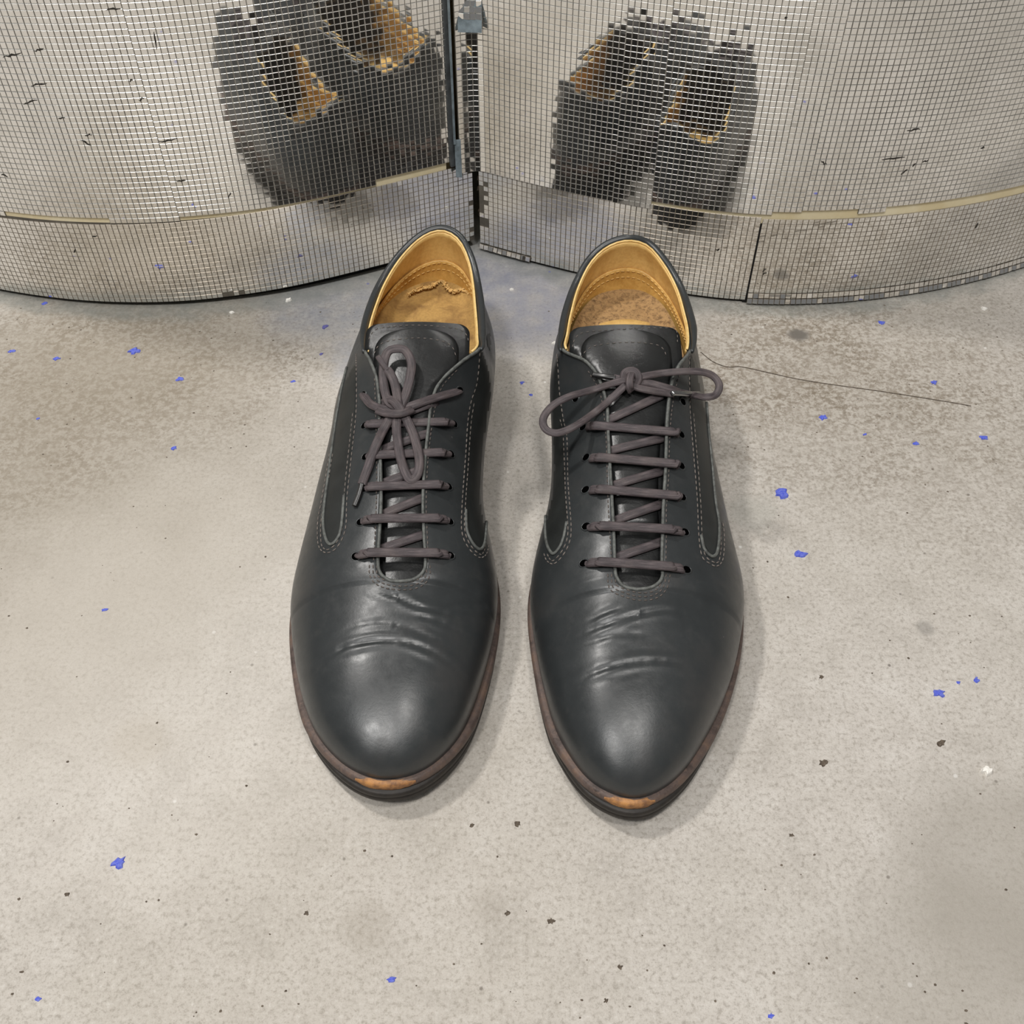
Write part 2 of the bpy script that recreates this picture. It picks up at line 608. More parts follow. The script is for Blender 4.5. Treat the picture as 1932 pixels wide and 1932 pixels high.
def tile_mesh(mb, c, n, half=0.0016, top=0.00135, h=0.00022, tilt=(0, 0)):
    up = Vector((0, 0, 1))
    t = up.cross(n).normalized()
    n2 = (n + t * tilt[0] + up * tilt[1]).normalized()
    t2 = up.cross(n2).normalized()
    u2 = n2.cross(t2).normalized()
    v = [c + t2 * (sx * half) + u2 * (sz * half) for sx, sz in ((-1, -1), (1, -1), (1, 1), (-1, 1))]
    v += [c + n2 * h + t2 * (sx * top) + u2 * (sz * top) for sx, sz in ((-1, -1), (1, -1), (1, 1), (-1, 1))]
    mb[0].append((v, n2))


_tm = {}


def tile_obj(c, n, tilt, parent, gm):
    """one tile as an object of its own; all share a mesh"""
    key = gm.name
    if key not in _tm:
        half, top, h = 0.00163, (0.00143 if gm is M['groove2'] else 0.00139), 0.00022
        v = [(sx * half, sz * half, 0) for sx, sz in ((-1, -1), (1, -1), (1, 1), (-1, 1))]
        v += [(sx * top, sz * top, h) for sx, sz in ((-1, -1), (1, -1), (1, 1), (-1, 1))]
        f = [(4, 5, 6, 7), (0, 1, 5, 4), (1, 2, 6, 5), (2, 3, 7, 6), (3, 0, 4, 7)]
        me = bpy.data.meshes.new('tile')
        me.from_pydata(v, [], f)
        me.materials.append(M['mirror'])
        me.materials.append(gm)
        for i, p in enumerate(me.polygons):
            p.material_index = 0 if i == 0 else 1
        _tm[key] = me
    o = bpy.data.objects.new('tile', _tm[key])
    up = Vector((0, 0, 1))
    t = up.cross(n).normalized()
    n2 = (n + t * tilt[0] + up * tilt[1]).normalized()
    t2 = up.cross(n2).normalized()
    u2 = n2.cross(t2)
    R = Matrix((t2, u2, n2)).transposed()
    COL.objects.link(o)
    o.parent = parent
    off = Vector((0, 0, 0))
    r = parent
    while r is not None:
        off += r.location
        r = r.parent
    o.location = c - off
    o.rotation_euler = R.to_euler()
    return o


def tiles_build(items, gm, parent):
    v, f, mi = [], [], []
    tp = 0.00143 if gm is M['groove2'] else 0.00139
    for c, n, tl in items:
        up = Vector((0, 0, 1))
        t = up.cross(n).normalized()
        n2 = (n + t * tl[0] + up * tl[1]).normalized()
        t2 = up.cross(n2).normalized()
        u2 = n2.cross(t2)
        k = len(v)
        for half, h in ((0.00163, 0.0), (tp, 0.00022)):
            for sx, sz in ((-1, -1), (1, -1), (1, 1), (-1, 1)):
                v.append(c + t2 * (sx * half) + u2 * (sz * half) + n2 * h)
        f += [(k + 4, k + 5, k + 6, k + 7), (k, k + 1, k + 5, k + 4), (k + 1, k + 2, k + 6, k + 5), (k + 2, k + 3, k + 7, k + 6), (k + 3, k, k + 4, k + 7)]
        mi += [0, 1, 1, 1, 1]
    o = obj('tiles', v, f, [M['mirror'], gm], parent, smooth=False)
    o.data.polygons.foreach_set('material_index', mi)
    o['kind'] = 'stuff'
    return o


def sheet_back(path, z0s, z1, parent, name, mat, depth=0.0012, sink=0.00003):
    """the thin board the tiles sit on, with its own lower edge per tile column"""
    mb = MB()
    for (c, n), z0 in zip(path, z0s):
        t = Vector((0, 0, 1)).cross(n).normalized()
        zc, hz = (z0 + z1) / 2, (z1 - z0) / 2
        mb.box(c - n * (depth / 2 + sink) + Vector((0, 0, zc)), t * (PITCH_T * 0.505), n * (depth / 2), Vector((0, 0, hz)))
    return mb.build(name, mat, parent, smooth=False)


def px_of(P):
    w = P.y * C_ + (CAM_H - P.z) * S_
    return CXY + FPX * P.x / w, CXY + FPX * (-P.y * S_ + (CAM_H - P.z) * C_) / w


Z_TOP = 0.40
Z_BAND = 0.0595


def wob(i, k):
    return 0.0045 * sin(i * 0.21 + k) + 0.003 * sin(i * 0.57 + 2 * k)


LEAN = {'L': [(0.06, 0.13), (0.085, 0.095), (0.115, 0.055), (0.14, 0.02), (0.17, -0.005), (0.2, -0.01)],
        'R': [(0.06, 0.095), (0.085, 0.075), (0.115, 0.045), (0.14, 0.03), (0.17, 0.015), (0.2, 0.01)]}


def mosaic(path, zbots, parent, gm, n_single, side='L', band=False, flare=None, skip=None, jitter=0.006):
    items = []
    if band:
        nrows = int(Z_BAND / PITCH_T) + 1
    for i, ((c, n), zb) in enumerate(zip(path, zbots)):
        z = zb + PITCH_T / 2
        ztop = Z_BAND + 0.001 if band else Z_TOP
        r = 0
        while z < ztop:
            if not (skip and skip(c, z)):
                tl = (random.gauss(0, jitter) + wob(i, 1.3), random.gauss(0, jitter) + 0.004 * sin(r * 0.35 + i * 0.05) + (0.0 if band else interp(LEAN[side], z) * (interp([(-0.20, 0.0), (-0.13, 1.0)], c.x) if side == 'L' else interp([(0.125, 1.0), (0.165, 0.0)], c.x))))
                cc = c + Vector((0, 0, z))
                if flare:
                    fo, ft = flare(c, z)
                    cc = cc + n * fo
                    tl = (tl[0] + random.gauss(0, ft * 0.2), tl[1] + ft * random.uniform(0.6, 1.3))
                items.append((cc, n, tl))
            z += PITCH_T
            r += 1
    # the ones that show largest become tiles of their own
    def score(it):
        x, y = px_of(it[0])
        if not (8 < x < 1924 and 8 < y < 1924):
            return -1
        w = it[0].y * C_ + (CAM_H - it[0].z) * S_
        v = (CAMV - it[0]).normalized()
        return max(0.0, v.dot(it[1])) / w
    items.sort(key=score, reverse=True)
    for c, n, tl in items[:n_single]:
        tile_obj(c, n, tl, parent, gm)
    tiles_build(items[n_single:], gm, parent)


def core(k, x0, x1, parent):
    pts = [c for c, n in col_path(k, x0, x1, -0.0002, 0.005)]
    pts += [Vector((pts[-1].x, 0.95, 0)), Vector((pts[0].x, 0.95, 0))]
    n = len(pts)
    v = [p + Vector((0, 0, 0.0075)) for p in pts] + [p + Vector((0, 0, Z_TOP + 0.01)) for p in pts]
    f = [(i, (i + 1) % n, n + (i + 1) % n, n + i) for i in range(n)] + [tuple(range(n - 1, -1, -1)), tuple(range(n, 2 * n))]
    return obj('board', v, f, M['core'], parent, smooth=False)


# -- left column
LC = empty('mirrored_column', (LCOL[0], LCOL[1], 0),
           'convex mirror-tiled column behind the left shoe, bright vertical streaks and thin cream gap line', 'column')
core('L', -0.50, -0.0385, LC)
UL = col_path('L', -0.47, -0.0385, 0.0005)


def zl(c):
    x = px_of(c + Vector((0, 0, 0.061)))[0]
    if x < 8:
        r = 0
    elif x < 212:
        r = 1
    elif x < 345:
        r = 0
    elif x < 715:
        r = 0.8
    else:
        r = 1.9
    return 0.0605 + r * PITCH_T


ULz = [zl(c) for c, n in UL]
us = sheet_back(UL, ULz, Z_TOP, LC, 'upper_sheet', M['sheet'])
mosaic(UL, ULz, us, M['groove'], 150)
BL = col_path('L', -0.47, -0.0262, 0.0)
BLz = [interp([(-0.3, 0.0028), (-0.2, 0.0036), (-0.12, 0.0056), (-0.03, 0.006)], c.x) for c, n in BL]
ls = sheet_back(BL, BLz, Z_BAND + 0.001, LC, 'lower_sheet', M['sheet'])


def skl(c, z):
    x, y = px_of(c + Vector((0, 0, z)))
    return (422 < x < 475 and y > 548) and random.random() < 0.7 or (x > 884 and random.random() < 0.4)


mosaic(BL, BLz, ls, M['groove2'], 145, band=True, skip=skl, jitter=0.008)
# recessed plinth; its black colour stands in for shade under the band
mb = MB()
for c, n in col_path('L', -0.47, -0.045, -0.006, 0.008):
    t = Vector((0, 0, 1)).cross(n)
    mb.box(c + Vector((0, 0, 0.0038)), t * 0.0042, n * 0.001, Vector((0, 0, 0.0036)))
mb.build('plinth', M['black'], LC, smooth=False)
# dark edge strip where the sheet ends at the valley
mb = MB()
p = col_path('L', -0.0385, -0.034, 0.0016)[0]
mb.box(p[0] + Vector((-0.0008, 0, 0.232)), Vector((0, 0, 1)).cross(p[1]) * 0.0016, p[1] * 0.0011, (0, 0, 0.168))
mb.build('edge_strip', M['strip'], LC, smooth=False)
mb = MB()
mb.box(p[0] + Vector((0.0030, -0.0020, 0.070)), (0.0019, 0, 0), (0, 0.0004, 0), (0, 0, 0.0125))
mb.box(p[0] + Vector((0.0012, -0.0026, 0.135)), (0.0007, 0, 0), (0, 0.0004, 0), (0, 0, 0.055))
mb.build('film_strip', M['film'], LC, smooth=False)

# -- right column
RC = empty('mirrored_column', (RCOL[0], RCOL[1], 0),
           'convex mirror-tiled column behind the right shoe, wide cream gap band with notched tile edge', 'column')
core('R', -0.0205, 0.48, RC)
UR = col_path('R', -0.0165, 0.45, 0.0005)
fold = []
p_, az_ = UR[0][0].copy(), degrees(atan2(UR[0][1].x, -UR[0][1].y))
for az1 in (-16, -3, 10, 22, 29):
    m_ = radians((az_ + az1) / 2)
    p_ = p_ + Vector((-cos(m_), -sin(m_), 0)) * PITCH_T
    az_ = az1
    fold.append((p_.copy(), Vector((sin(radians(az1)), -cos(radians(az1)), 0))))
UR = fold[::-1] + UR


def zr(c):
    x = px_of(c + Vector((0, 0, 0.061)))[0]
    if x < 1160:
        return 0.0590
    if x < 1226:
        return 0.0585
    if x < 1452:
        return 0.0605 + PITCH_T
    if x < 1512:
        return 0.0605 + 1.6 * PITCH_T
    if 1614 < x < 1668:
        return 0.0605 + 0.9 * PITCH_T
    return 0.0605 + 1.9 * PITCH_T


URz = [zr(c) for c, n in UR]
us = sheet_back(UR, URz, Z_TOP, RC, 'upper_sheet', M['sheet'])
mosaic(UR, URz, us, M['groove'], 150, 'R')
X_JOINT = 0.1465
X_END = X_JOINT
for a0, a1, nm in ((-0.0212, X_JOINT, 75), (X_JOINT, 0.45, 75)):
    BR = col_path('R', a0 if a0 < 0.1 else X_END + 0.0008, a1, 0.0)
    X_END = BR[-1][0].x + PITCH_T / 2 if a0 < 0.1 else X_END
    hi = a0 > 0.1
    BRz = [0.0012 if hi else 0.0022 for c, n in BR]
    ls = sheet_back(BR, [0.0068 if hi else 0.0022 for _ in BR], Z_BAND - 0.0012, RC, 'lower_sheet', M['sheet'])

    def fl_r(c, z):
        if z < 0.0045:
            return 0.0022, 0.46
        if z < 0.0078:
            return 0.0009, 0.26
        return 0.0, 0.0

    def fl_l(c, z):
        x = px_of(c)[0]
        if x < 1000 and z < 0.0065:
            return 0.0015, 0.35
        return 0.0, 0.0

    def sk_r(c, z):
        x, y = px_of(c + Vector((0, 0, z)))
        if x < 922 and 340 < y < 425:
            return random.random() < 0.6
        return False
    mosaic(BR, BRz, ls, M['groove2'], nm, band=True, flare=fl_r if hi else fl_l, skip=sk_r, jitter=0.008)
mb = MB()
for c, n in col_path('R', -0.015, 0.45, -0.006, 0.008):
    t = Vector((0, 0, 1)).cross(n)
    mb.box(c + Vector((0, 0, 0.0038)), t * 0.0042, n * 0.001, Vector((0, 0, 0.0036)))
mb.build('plinth', M['black'], RC, smooth=False)  # black colour paints in the shade of the gap at the foot
mb = MB()
for k in range(26):
    z = 0.018 + 0.036 * random.random()
    x = -0.0215 + 0.004 * random.random()
    mb.box((x, 0.6000 - 0.5 * (x + 0.0215), z), (0.0004 + 0.0008 * random.random(), 0, 0.0002), (0, 0.0004, 0), (0.0003, 0, 0.0006 + 0.0014 * random.random()))
d = mb.build('dirt_crust', M['rust'], RC, smooth=False, kind='stuff')
jc, jn = col_path('R', X_END - 0.002, X_END + 0.006, -0.0003, 0.001)[2]
mb = MB()
mb.box(jc + Vector((0, 0, 0.0290)), Vector((0, 0, 1)).cross(jn) * 0.0022, jn * 0.0004, (0, 0, 0.0285))
mb.build('joint_gap', M['black'], RC, smooth=False)
# a torn corner of tiles standing off at the top of the valley
fr = empty_p = None
flap = MB()
FC = Vector((-0.0236, 0.5945, 0.1560))
fn = Vector((-0.08, -0.95, 0.30)).normalized()
ft = Vector((1, -0.08, 0)).normalized()
fu = fn.cross(ft) * -1
fu = Vector((0, 0, 1)) - fn * fn.z
fu.normalize()
flap.box(FC, ft * 0.0068, fn * 0.0006, fu * 0.0090)
fo = flap.build('loose_flap', M['film'], RC, smooth=False, label='torn grey corner of tile sheet hanging at the seam')
k = 0
for i in range(4):
    for j in range(3):
        cpos = FC + fn * 0.00065 + ft * (0.0033 * (i - 1.5)) + fu * (0.0033 * (j - 0.2))
        tile_obj(cpos, fn, (random.gauss(0, 0.12), random.gauss(0, 0.12)), fo, M['groove'])


# scuffs on the tiles
_paths = {k: [(c, n) for c, n in col_path(k, -0.47 if k == 'L' else -0.02, -0.03 if k == 'L' else 0.45, 0.0, 0.002)] for k in 'LR'}


def on_col(px, py, k, dR):
    d = ray(px, py)
    P = _paths[k]
    for (a, na), (b, nb) in zip(P, P[1:]):
        A_, B_ = a + na * dR, b + nb * dR
        ca, cb = A_.x * d.y - A_.y * d.x, B_.x * d.y - B_.y * d.x
        if ca * cb <= 0 and ca != cb:
            q = A_.lerp(B_, ca / (ca - cb))
            return CAMV + d * (q.y / d.y), na
    return None, None


for col, par, lst in (('L', LC, ((58, 162, 88, 157), (44, 197, 70, 189), (65, 97, 82, 92), (110, 224, 122, 221), (160, 256, 174, 254),
                                  (262, 190, 272, 186), (5, 108, 40, 101), (200, 19, 228, 17), (332, 342, 350, 340), (300, 268, 334, 262),
                                  (290, 60, 296, 95), (430, 372, 436, 365), (245, 155, 250, 150), (150, 263, 172, 275),
                                  (174, 447, 183, 446), (142, 470, 139, 477), (2, 330, 14, 333))),
                      ('R', RC, ((1711, 248, 1737, 243), (1664, 302, 1708, 296), (1700, 330, 1713, 318), (1722, 314, 1728, 308),
                                  (1740, 306, 1752, 302), (1850, 281, 1858, 278), (1438, 512, 1446, 508), (1439, 518, 1447, 515),
                                  (1352, 473, 1358, 470), (1549, 305, 1560, 311), (1840, 432, 1846, 420), (1480, 34, 1486, 33)))):
    mb = MB()
    for x0, y0, x1, y1 in lst:
        dR = 0.0009 if y0 < 400 else 0.0004
        a, n = on_col(x0, y0, col, dR)
        b, _ = on_col(x1, y1, col, dR)
        if a is None or b is None:
            continue
        pts = [a.lerp(b, t / 6) + Vector((0, 0, random.gauss(0, 0.0003))) for t in range(7)]
        mb.tube(pts, 0.00038, 0.00008, [n] * 7, 6, taper=lambda t: 0.25 + sin(pi * min(max(t, 0.02), 0.98)) * random.uniform(0.5, 1.2))
    mb.build('scuff', M['scuff'], par, kind='stuff')


# ------------------------------------------------------------------ shoes
def bez(p0, p1, p2, p3, t):
    u = 1 - t
    return p0 * (u ** 3) + p1 * (3 * u * u * t) + p2 * (3 * u * t * t) + p3 * (t ** 3)


class Shoe:
    pass


def line_hits(poly, Y):
    xs = []
    n = len(poly)
    for i in range(n):
        a, b = poly[i], poly[(i + 1) % n]
        if (a[1] - Y) * (b[1] - Y) < 0 or a[1] == Y:
            if b[1] == a[1]:
                continue
            t = (Y - a[1]) / (b[1] - a[1])
            xs.append(a[0] + (b[0] - a[0]) * t)
    return min(xs), max(xs)


def fan_hit(poly, c, th, closed=True):
    """first crossing of the half-line from c at angle th (0 = straight back) with a polyline (any dim >= 2)"""
    d = (sin(th), cos(th))
    best = None
    n = len(poly)
    for i in range(n if closed else n - 1):
        a, b = poly[i], poly[(i + 1) % n]
        ax, ay, bx, by = a[0] - c[0], a[1] - c[1], b[0] - c[0], b[1] - c[1]
        ca, cb = ax * d[1] - ay * d[0], bx * d[1] - by * d[0]
        if ca * cb <= 0 and ca != cb:
            t = ca / (ca - cb)
            q = tuple(a[k] + (b[k] - a[k]) * t for k in range(len(a)))
            r = (q[0] - c[0]) * d[0] + (q[1] - c[1]) * d[1]
            if r > 0 and (best is None or r > best[0]):
                best = (r, q)
    return best[1]


def inset(poly, d):
    """move a closed CCW/CW outline inwards by d (d may be a function of the point)"""
    n = len(poly)
    cx = sum(p[0] for p in poly) / n
    cy = sum(p[1] for p in poly) / n
    area = sum(poly[i][0] * poly[(i + 1) % n][1] - poly[(i + 1) % n][0] * poly[i][1] for i in range(n))
    sg = 1 if area > 0 else -1
    out = []
    for i in range(n):
        a, b = poly[i - 1], poly[(i + 1) % n]
        tx, ty = b[0] - a[0], b[1] - a[1]
        L = hypot(tx, ty) or 1
        dd = d(poly[i]) if callable(d) else d
        out.append((poly[i][0] - ty / L * dd * sg, poly[i][1] + tx / L * dd * sg))
    return out


def make_shoe(sp):
    tip = sp['tip']
    root = empty('shoe', Vector((sp['cx'][2][1], tip + 0.15, 0)), sp['label'], 'shoe', 'pair of black lace-up shoes')
    out = cr(sp['outline'], 8, True)
    ro = [tuple(p) for p in resample([Vector((q[0], q[1], 0)) for q in out + out[:1]], 0.0035)]
    if (Vector(ro[-1]) - Vector(ro[0])).length < 0.002:
        ro = ro[:-1]
    out = [(q[0], q[1]) for q in ro]
    for _ in range(6):
        n_o = len(out)
        out = [((out[i - 1][0] + 2 * out[i][0] + out[(i + 1) % n_o][0]) / 4, (out[i - 1][1] + 2 * out[i][1] + out[(i + 1) % n_o][1]) / 4) for i in range(n_o)]
    # heights along the length (from the toe tip)
    HEEL = 0.024

    def zbot(Y):
        s = Y - tip
        return sinterp([(-0.01, 0.0085), (0.0, 0.0068), (0.02, 0.0038), (0.045, 0.0010), (0.07, 0.0003), (0.10, 0.0003), (0.13, 0.0045), (0.165, 0.0135), (0.20, 0.0205), (0.24, HEEL), (0.32, HEEL)], s)

    TH = 0.0130   # outsole + welt

    def zf(Y):
        return zbot(Y) + TH

    crown = sp['crown']
    cxt = sp['cx']

    def zc(Y):
        return sinterp(crown, Y)

    def cx(Y):
        return sinterp(cxt, Y)

    # welt and sole, as lofted outlines
    def ring(poly, fz):
        return [Vector((p[0], p[1], fz(p[1]))) for p in poly]

    def loft(name, rings, mat, cap=True, **kw):
        n = len(rings[0])
        v = [p for r in rings for p in r]
        f = []
        for k in range(len(rings) - 1):
            for i in range(n):
                j = (i + 1) % n
                f.append((k * n + i, k * n + j, (k + 1) * n + j, (k + 1) * n + i))
        if cap:
            f.append(tuple(range(n)))
            f.append(tuple((len(rings) - 1) * n + i for i in range(n)))
        o = obj(name, v, f, mat, root)
        fix_normals(o)
        return o

    def wsel(p):
        return 0.0036

    o1 = inset(out, 0.0008)
    loft('outsole', [ring(inset(out, 0.006), lambda y: zbot(y)), ring(inset(out, 0.0022), lambda y: zbot(y) + 0.0006), ring(o1, lambda y: zbot(y) + 0.0022),
                     ring(o1, lambda y: zbot(y) + 0.0040), ring(inset(out, 0.0014), lambda y: zbot(y) + 0.0046), ring(o1, lambda y: zbot(y) + 0.0052), ring(o1, lambda y: zbot(y) + 0.0072), ring(inset(out, 0.0016), lambda y: zbot(y) + 0.0080)], M['sole'])
    wo = inset(out, lambda p: interp([(tip, 0.0028), (tip + 0.010, 0.0017), (tip + 0.035, 0.0)], p[1]))
    w = loft('welt', [ring(inset(wo, 0.0016), lambda y: zbot(y) + 0.0080), ring(inset(wo, 0.0002), lambda y: zbot(y) + 0.0086), ring(wo, lambda y: zbot(y) + 0.0098),
                      ring(wo, lambda y: zbot(y) + 0.0114), ring(inset(wo, 0.0006), lambda y: zbot(y) + 0.0125), ring(inset(wo, 0.0014), lambda y: zbot(y) + 0.0129),
                      ring(inset(wo, 0.0075), lambda y: zbot(y) + 0.0128)], M['welt'])
    # bare patch worn on the toe
    n = len(out)
    seg = []
    for i in range(n):
        p = out[i]
        x0, x1 = sp['wear']
        if p[1] < tip + 0.03 and x0 < p[0] < x1:
            seg.append(i)
    start = min(range(len(seg)), key=lambda k: out[seg[k]][0])
    seg.sort(key=lambda i: out[i][0])
    mbp = MB()
    rows = []
    prof = ((-0.0001, 0.0086), (-0.0003, 0.0104), (-0.0002, 0.0116), (0.0005, 0.0129), (0.0022, 0.0132))
    rings_ = [ring(inset(wo, d), lambda y, z=z: zbot(y) + z) for d, z in prof]
    v, f = [], []
    mid = rings_[2]
    for r in rings_:
        for q_, i in enumerate(seg):
            t_ = q_ / max(len(seg) - 1, 1)
            k_ = min(1.0, 0.25 + 5 * min(t_, 1 - t_)) * (0.92 + 0.08 * sin(q_ * 2.1 + tip * 900))
            v.append(mid[i].lerp(r[i], k_))
    L = len(seg)
    for k in range(len(prof) - 1):
        for i in range(L - 1):
            f.append((k * L + i, k * L + i + 1, (k + 1) * L + i + 1, (k + 1) * L + i))
    if L > 2:
        obj('toe_wear', v, f, M['toe_wear'], root)['label'] = 'bare orange leather worn through on the toe edge'
    # heel block
    hb = [p for p in out]
    Yb = tip + 0.222
    xs0, xs1 = line_hits(out, Yb)
    hp = [(xs0 + (xs1 - xs0) * i / 10, Yb + 0.004 * (1 - (2 * i / 10 - 1) ** 2)) for i in range(11)]
    back = [p for p in out if p[1] > Yb]
    # order the back points from right to left
    cH = ((xs0 + xs1) / 2, Yb)
    back.sort(key=lambda p: atan2(p[1] - cH[1], p[0] - cH[0]))
    hp = inset(hp + back, 0.0022)
    loft('heel', [[Vector((p[0], p[1], 0.0)) for p in inset(hp, 0.0010)], [Vector((p[0], p[1], 0.0015)) for p in hp], [Vector((p[0], p[1], 0.0055)) for p in hp],
                  [Vector((p[0], p[1], 0.0062)) for p in inset(hp, 0.0005)], [Vector((p[0], p[1], 0.0068)) for p in hp],
                  [Vector((p[0], p[1], zbot(p[1]) + 0.001)) for p in hp]], M['rubber'])

    # ---------------- upper
    feather = inset(out, lambda p: sinterp([(tip, 0.0054), (tip + 0.012, 0.0040), (tip + 0.04, 0.0032), (tip + 0.09, 0.0022), (tip + 0.13, 0.001), (tip + 0.17, -0.0012), (tip + 0.21, -0.0032), (tip + 0.25, -0.0022), (tip + 0.29, 0.001)], p[1]))
    Yf0 = min(p[1] for p in feather)
    # edge curve of the opening
    edge = []
    for e in sp['edge']:
        if len(e) == 3:
            edge.append(G(*e))
        else:
            z = 0.06
            for _ in range(12):
                P = G(e[0], e[1], z)
                z = 0.5 * z + 0.5 * zc(P.y)
            edge.append(G(e[0], e[1], z))
    edge = [Vector(p) for p in cr(edge, 10)]
    n_e = len(edge)
    ib = max(range(n_e), key=lambda i: edge[i].y)
    eL, eR = edge[:ib + 1], edge[ib:][::-1]
    Yt = max(eL[0].y, eR[0].y) + 0.0003
    Yh = tip + 0.245
    HC = (sinterp(sp['cx'], Yh), Yh)

    def e_at(side, Y):
        for a, b in zip(side, side[1:]):
            if (a.y - Y) * (b.y - Y) <= 0 and a.y != b.y:
                return a.lerp(b, (Y - a.y) / (b.y - a.y))
        return side[0] if abs(side[0].y - Y) < abs(side[-1].y - Y) else side[-1]

    hz1 = [(0, 0.75), (0.05, 0.66), (0.09, 0.52), (0.14, 0.46), (0.20, 0.42), (0.32, 0.40)]
    obt = [(0, 0.0008), (0.03, 0.0022), (0.09, 0.0045), (0.14, 0.006), (0.2, 0.007), (0.25, 0.0065), (0.32, 0.004)]
    gt = [(0, 0.66), (0.05, 0.62), (0.085, 0.56), (0.14, 0.46), (0.19, 0.40), (0.22, 0.30), (0.32, 0.2)]
    kt = [(0, 0.0), (0.06, 0.0), (0.085, 0.01), (0.11, 0.08), (0.14, 0.14), (0.19, 0.24), (0.22, 0.34), (0.32, 0.36)]
    MW = 36
    s_all = []
    # station list: parallel sections from the toe to Yh
    cl, op = [], []
    NT_ = 110
    for i in range(NT_ + 1):
        q = i / NT_
        cl.append(Yf0 + (Yt - Yf0) * (1 - cos(q * pi / 2)) if q < 1 else Yt)
    Y = Yt
    u = 0
    while Y < Yh - 1e-6:
        u += 1
        Y = min(Yh, Yt + (Yh - Yt) * (u / 70) ** 1.25)
        op.append(Y)

    crease = [[G(x, y, sp['crz']) for x, y in c] for c in sp['creases']]
    crease = [[Vector(p) for p in cr(c, 6)] for c in crease]
    rj = random.Random(3)
    for c in list(crease)[:4]:
        n_c = len(c)
        for o_ in (0.0036, -0.0042):
            a_, b_ = int(n_c * rj.uniform(0, 0.3)), int(n_c * rj.uniform(0.6, 1))
            if b_ - a_ > 4:
                crease.append([p + Vector((0, o_ + 0.0012 * sin(k_ * 0.4 + o_ * 900), 0)) for k_, p in enumerate(c[a_:b_])])

    def crv(P):
        d = 0.0
        for c, amp in zip(crease, list(sp['cramp']) + [0.00012] * 20):
            best = 1e9
            bi = 0
            for i_, q in enumerate(c):
                e = (q.x - P.x) ** 2 + (q.y - P.y) ** 2
                if e < best:
                    best = e
                    bi = i_
            fall = min(1.0, bi / (len(c) * 0.25), (len(c) - 1 - bi) / (len(c) * 0.25))
            r = sqrt(best)
            sgn = 1 if c[bi].y < P.y else -1
            d += -amp * fall * math.exp(-(r / 0.0008) ** 2) + 0.5 * amp * fall * math.exp(-((r - 0.0024) / 0.0016) ** 2)
        return d

    def wall(F, E, s, outdir, e_in):
        h = max(E.z - F.z, 1e-5)
        hw = (Vector((E.x - F.x, E.y - F.y, 0))).length
        ob = interp(obt, s)
        if s < 0.02:
            ob *= max(s, 0) / 0.02
        P1 = F + Vector((0, 0, interp(hz1, s) * h)) + outdir * ob
        P2 = E + outdir * (interp(gt, s) * hw + 0.0042 * min(max((s - 0.185) / 0.06, 0), 1)) - Vector((0, 0, interp(kt, s) * h))
        return P1, P2

    stations = []   # each: (left wall pts, right wall pts, centre pts or None, s)
    ztip = zf(Yf0)

    def zcr(Y):
        d = Y - Yf0
        R = 0.045
        q = min(d / R, 1.0)
        ell = (1 - (1 - q) ** 2.3) ** (1 / 2.3) if q > 0 else 0.0
        base = zf(Y)
        return base + (zc(max(Y, Yf0 + 0.0)) - base) * ell

    def section(Y, closed):
        s = Y - tip
        try:
            xl, xr = line_hits(feather, Y)
        except ValueError:
            xl = xr = cx(Y)
        z0 = zf(Y) - 0.0008
        FL, FR = Vector((xl, Y, z0)), Vector((xr, Y, z0))
        if closed:
            zt = zcr(Y)
            c = cx(Y)
            hw = (xr - xl) / 2
            c = min(max(c, xl + hw * 0.5), xr - hw * 0.5)
            ec = min(0.0022, hw * 0.2)
            ecl = eL[0].x if Y > Yt - 1e-6 else c - ec
            ecr = eR[0].x if Y > Yt - 1e-6 else c + ec
            q = min(max((Y - (Yt - 0.03)) / 0.03, 0), 1)
            q = q * q * (3 - 2 * q)
            ecl = (c - ec) * (1 - q) + eL[0].x * q
            ecr = (c + ec) * (1 - q) + eR[0].x * q
            EL, ER = Vector((ecl, Y, zt)), Vector((ecr, Y, zt))
        else:
            EL, ER = e_at(eL, Y).copy(), e_at(eR, Y).copy()
            EL.y = ER.y = Y
        res = []
        for F, E, od in ((FL, EL, Vector((-1, 0, 0))), (FR, ER, Vector((1, 0, 0)))):
            P1, P2 = wall(F, E, s, od, None)
            res.append((F, P1, P2, E))
        return res

    secs = [(Y, section(Y, True), True) for Y in cl] + [(Y, section(Y, False), False) for Y in op]
    # fan round the heel
    fan = []
    NF = 44
    for i in range(1, NF):
        th = -pi / 2 + pi * i / NF
        d = Vector((sin(th), cos(th), 0))
        F2 = fan_hit(feather, HC, th)
        E2 = fan_hit([tuple(p) for p in edge], HC, th, closed=False)
        F = Vector((F2[0], F2[1], zf(F2[1]) - 0.0008))
        E = Vector(E2)
        P1, P2 = wall(F, E, F2[1] - tip, d, None)
        fan.append((F, P1, P2, E))
    verts, faces = [], []

    def prof(q, m, fn=bez):
        return [fn(*q, j / m) for j in range(m + 1)]

    # left walls (toe -> heel), the fan, then right walls (heel -> toe): one sheet of columns
    left = [s[1][0] for s in secs]
    right = [s[1][1] for s in secs]
    chain = left + fan + right[::-1]
    for q in chain:
        verts += prof(q, MW)
    cN = MW + 1
    for i in range(len(chain) - 1):
        for j in range(MW):
            faces.append((i * cN + j, i * cN + j + 1, (i + 1) * cN + j + 1, (i + 1) * cN + j))
    # close the vamp over the toe with a centre strip
    NC = 4
    nl = len(left)
    tot = len(chain)
    cidx = []
    for i in range(len(cl)):
        a = i * cN + MW
        b = (tot - 1 - i) * cN + MW
        row = [a]
        for k in range(1, NC):
            t = k / NC
            P = verts[a].lerp(verts[b], t)
            verts.append(P)
            row.append(len(verts) - 1)
        row.append(b)
        cidx.append(row)
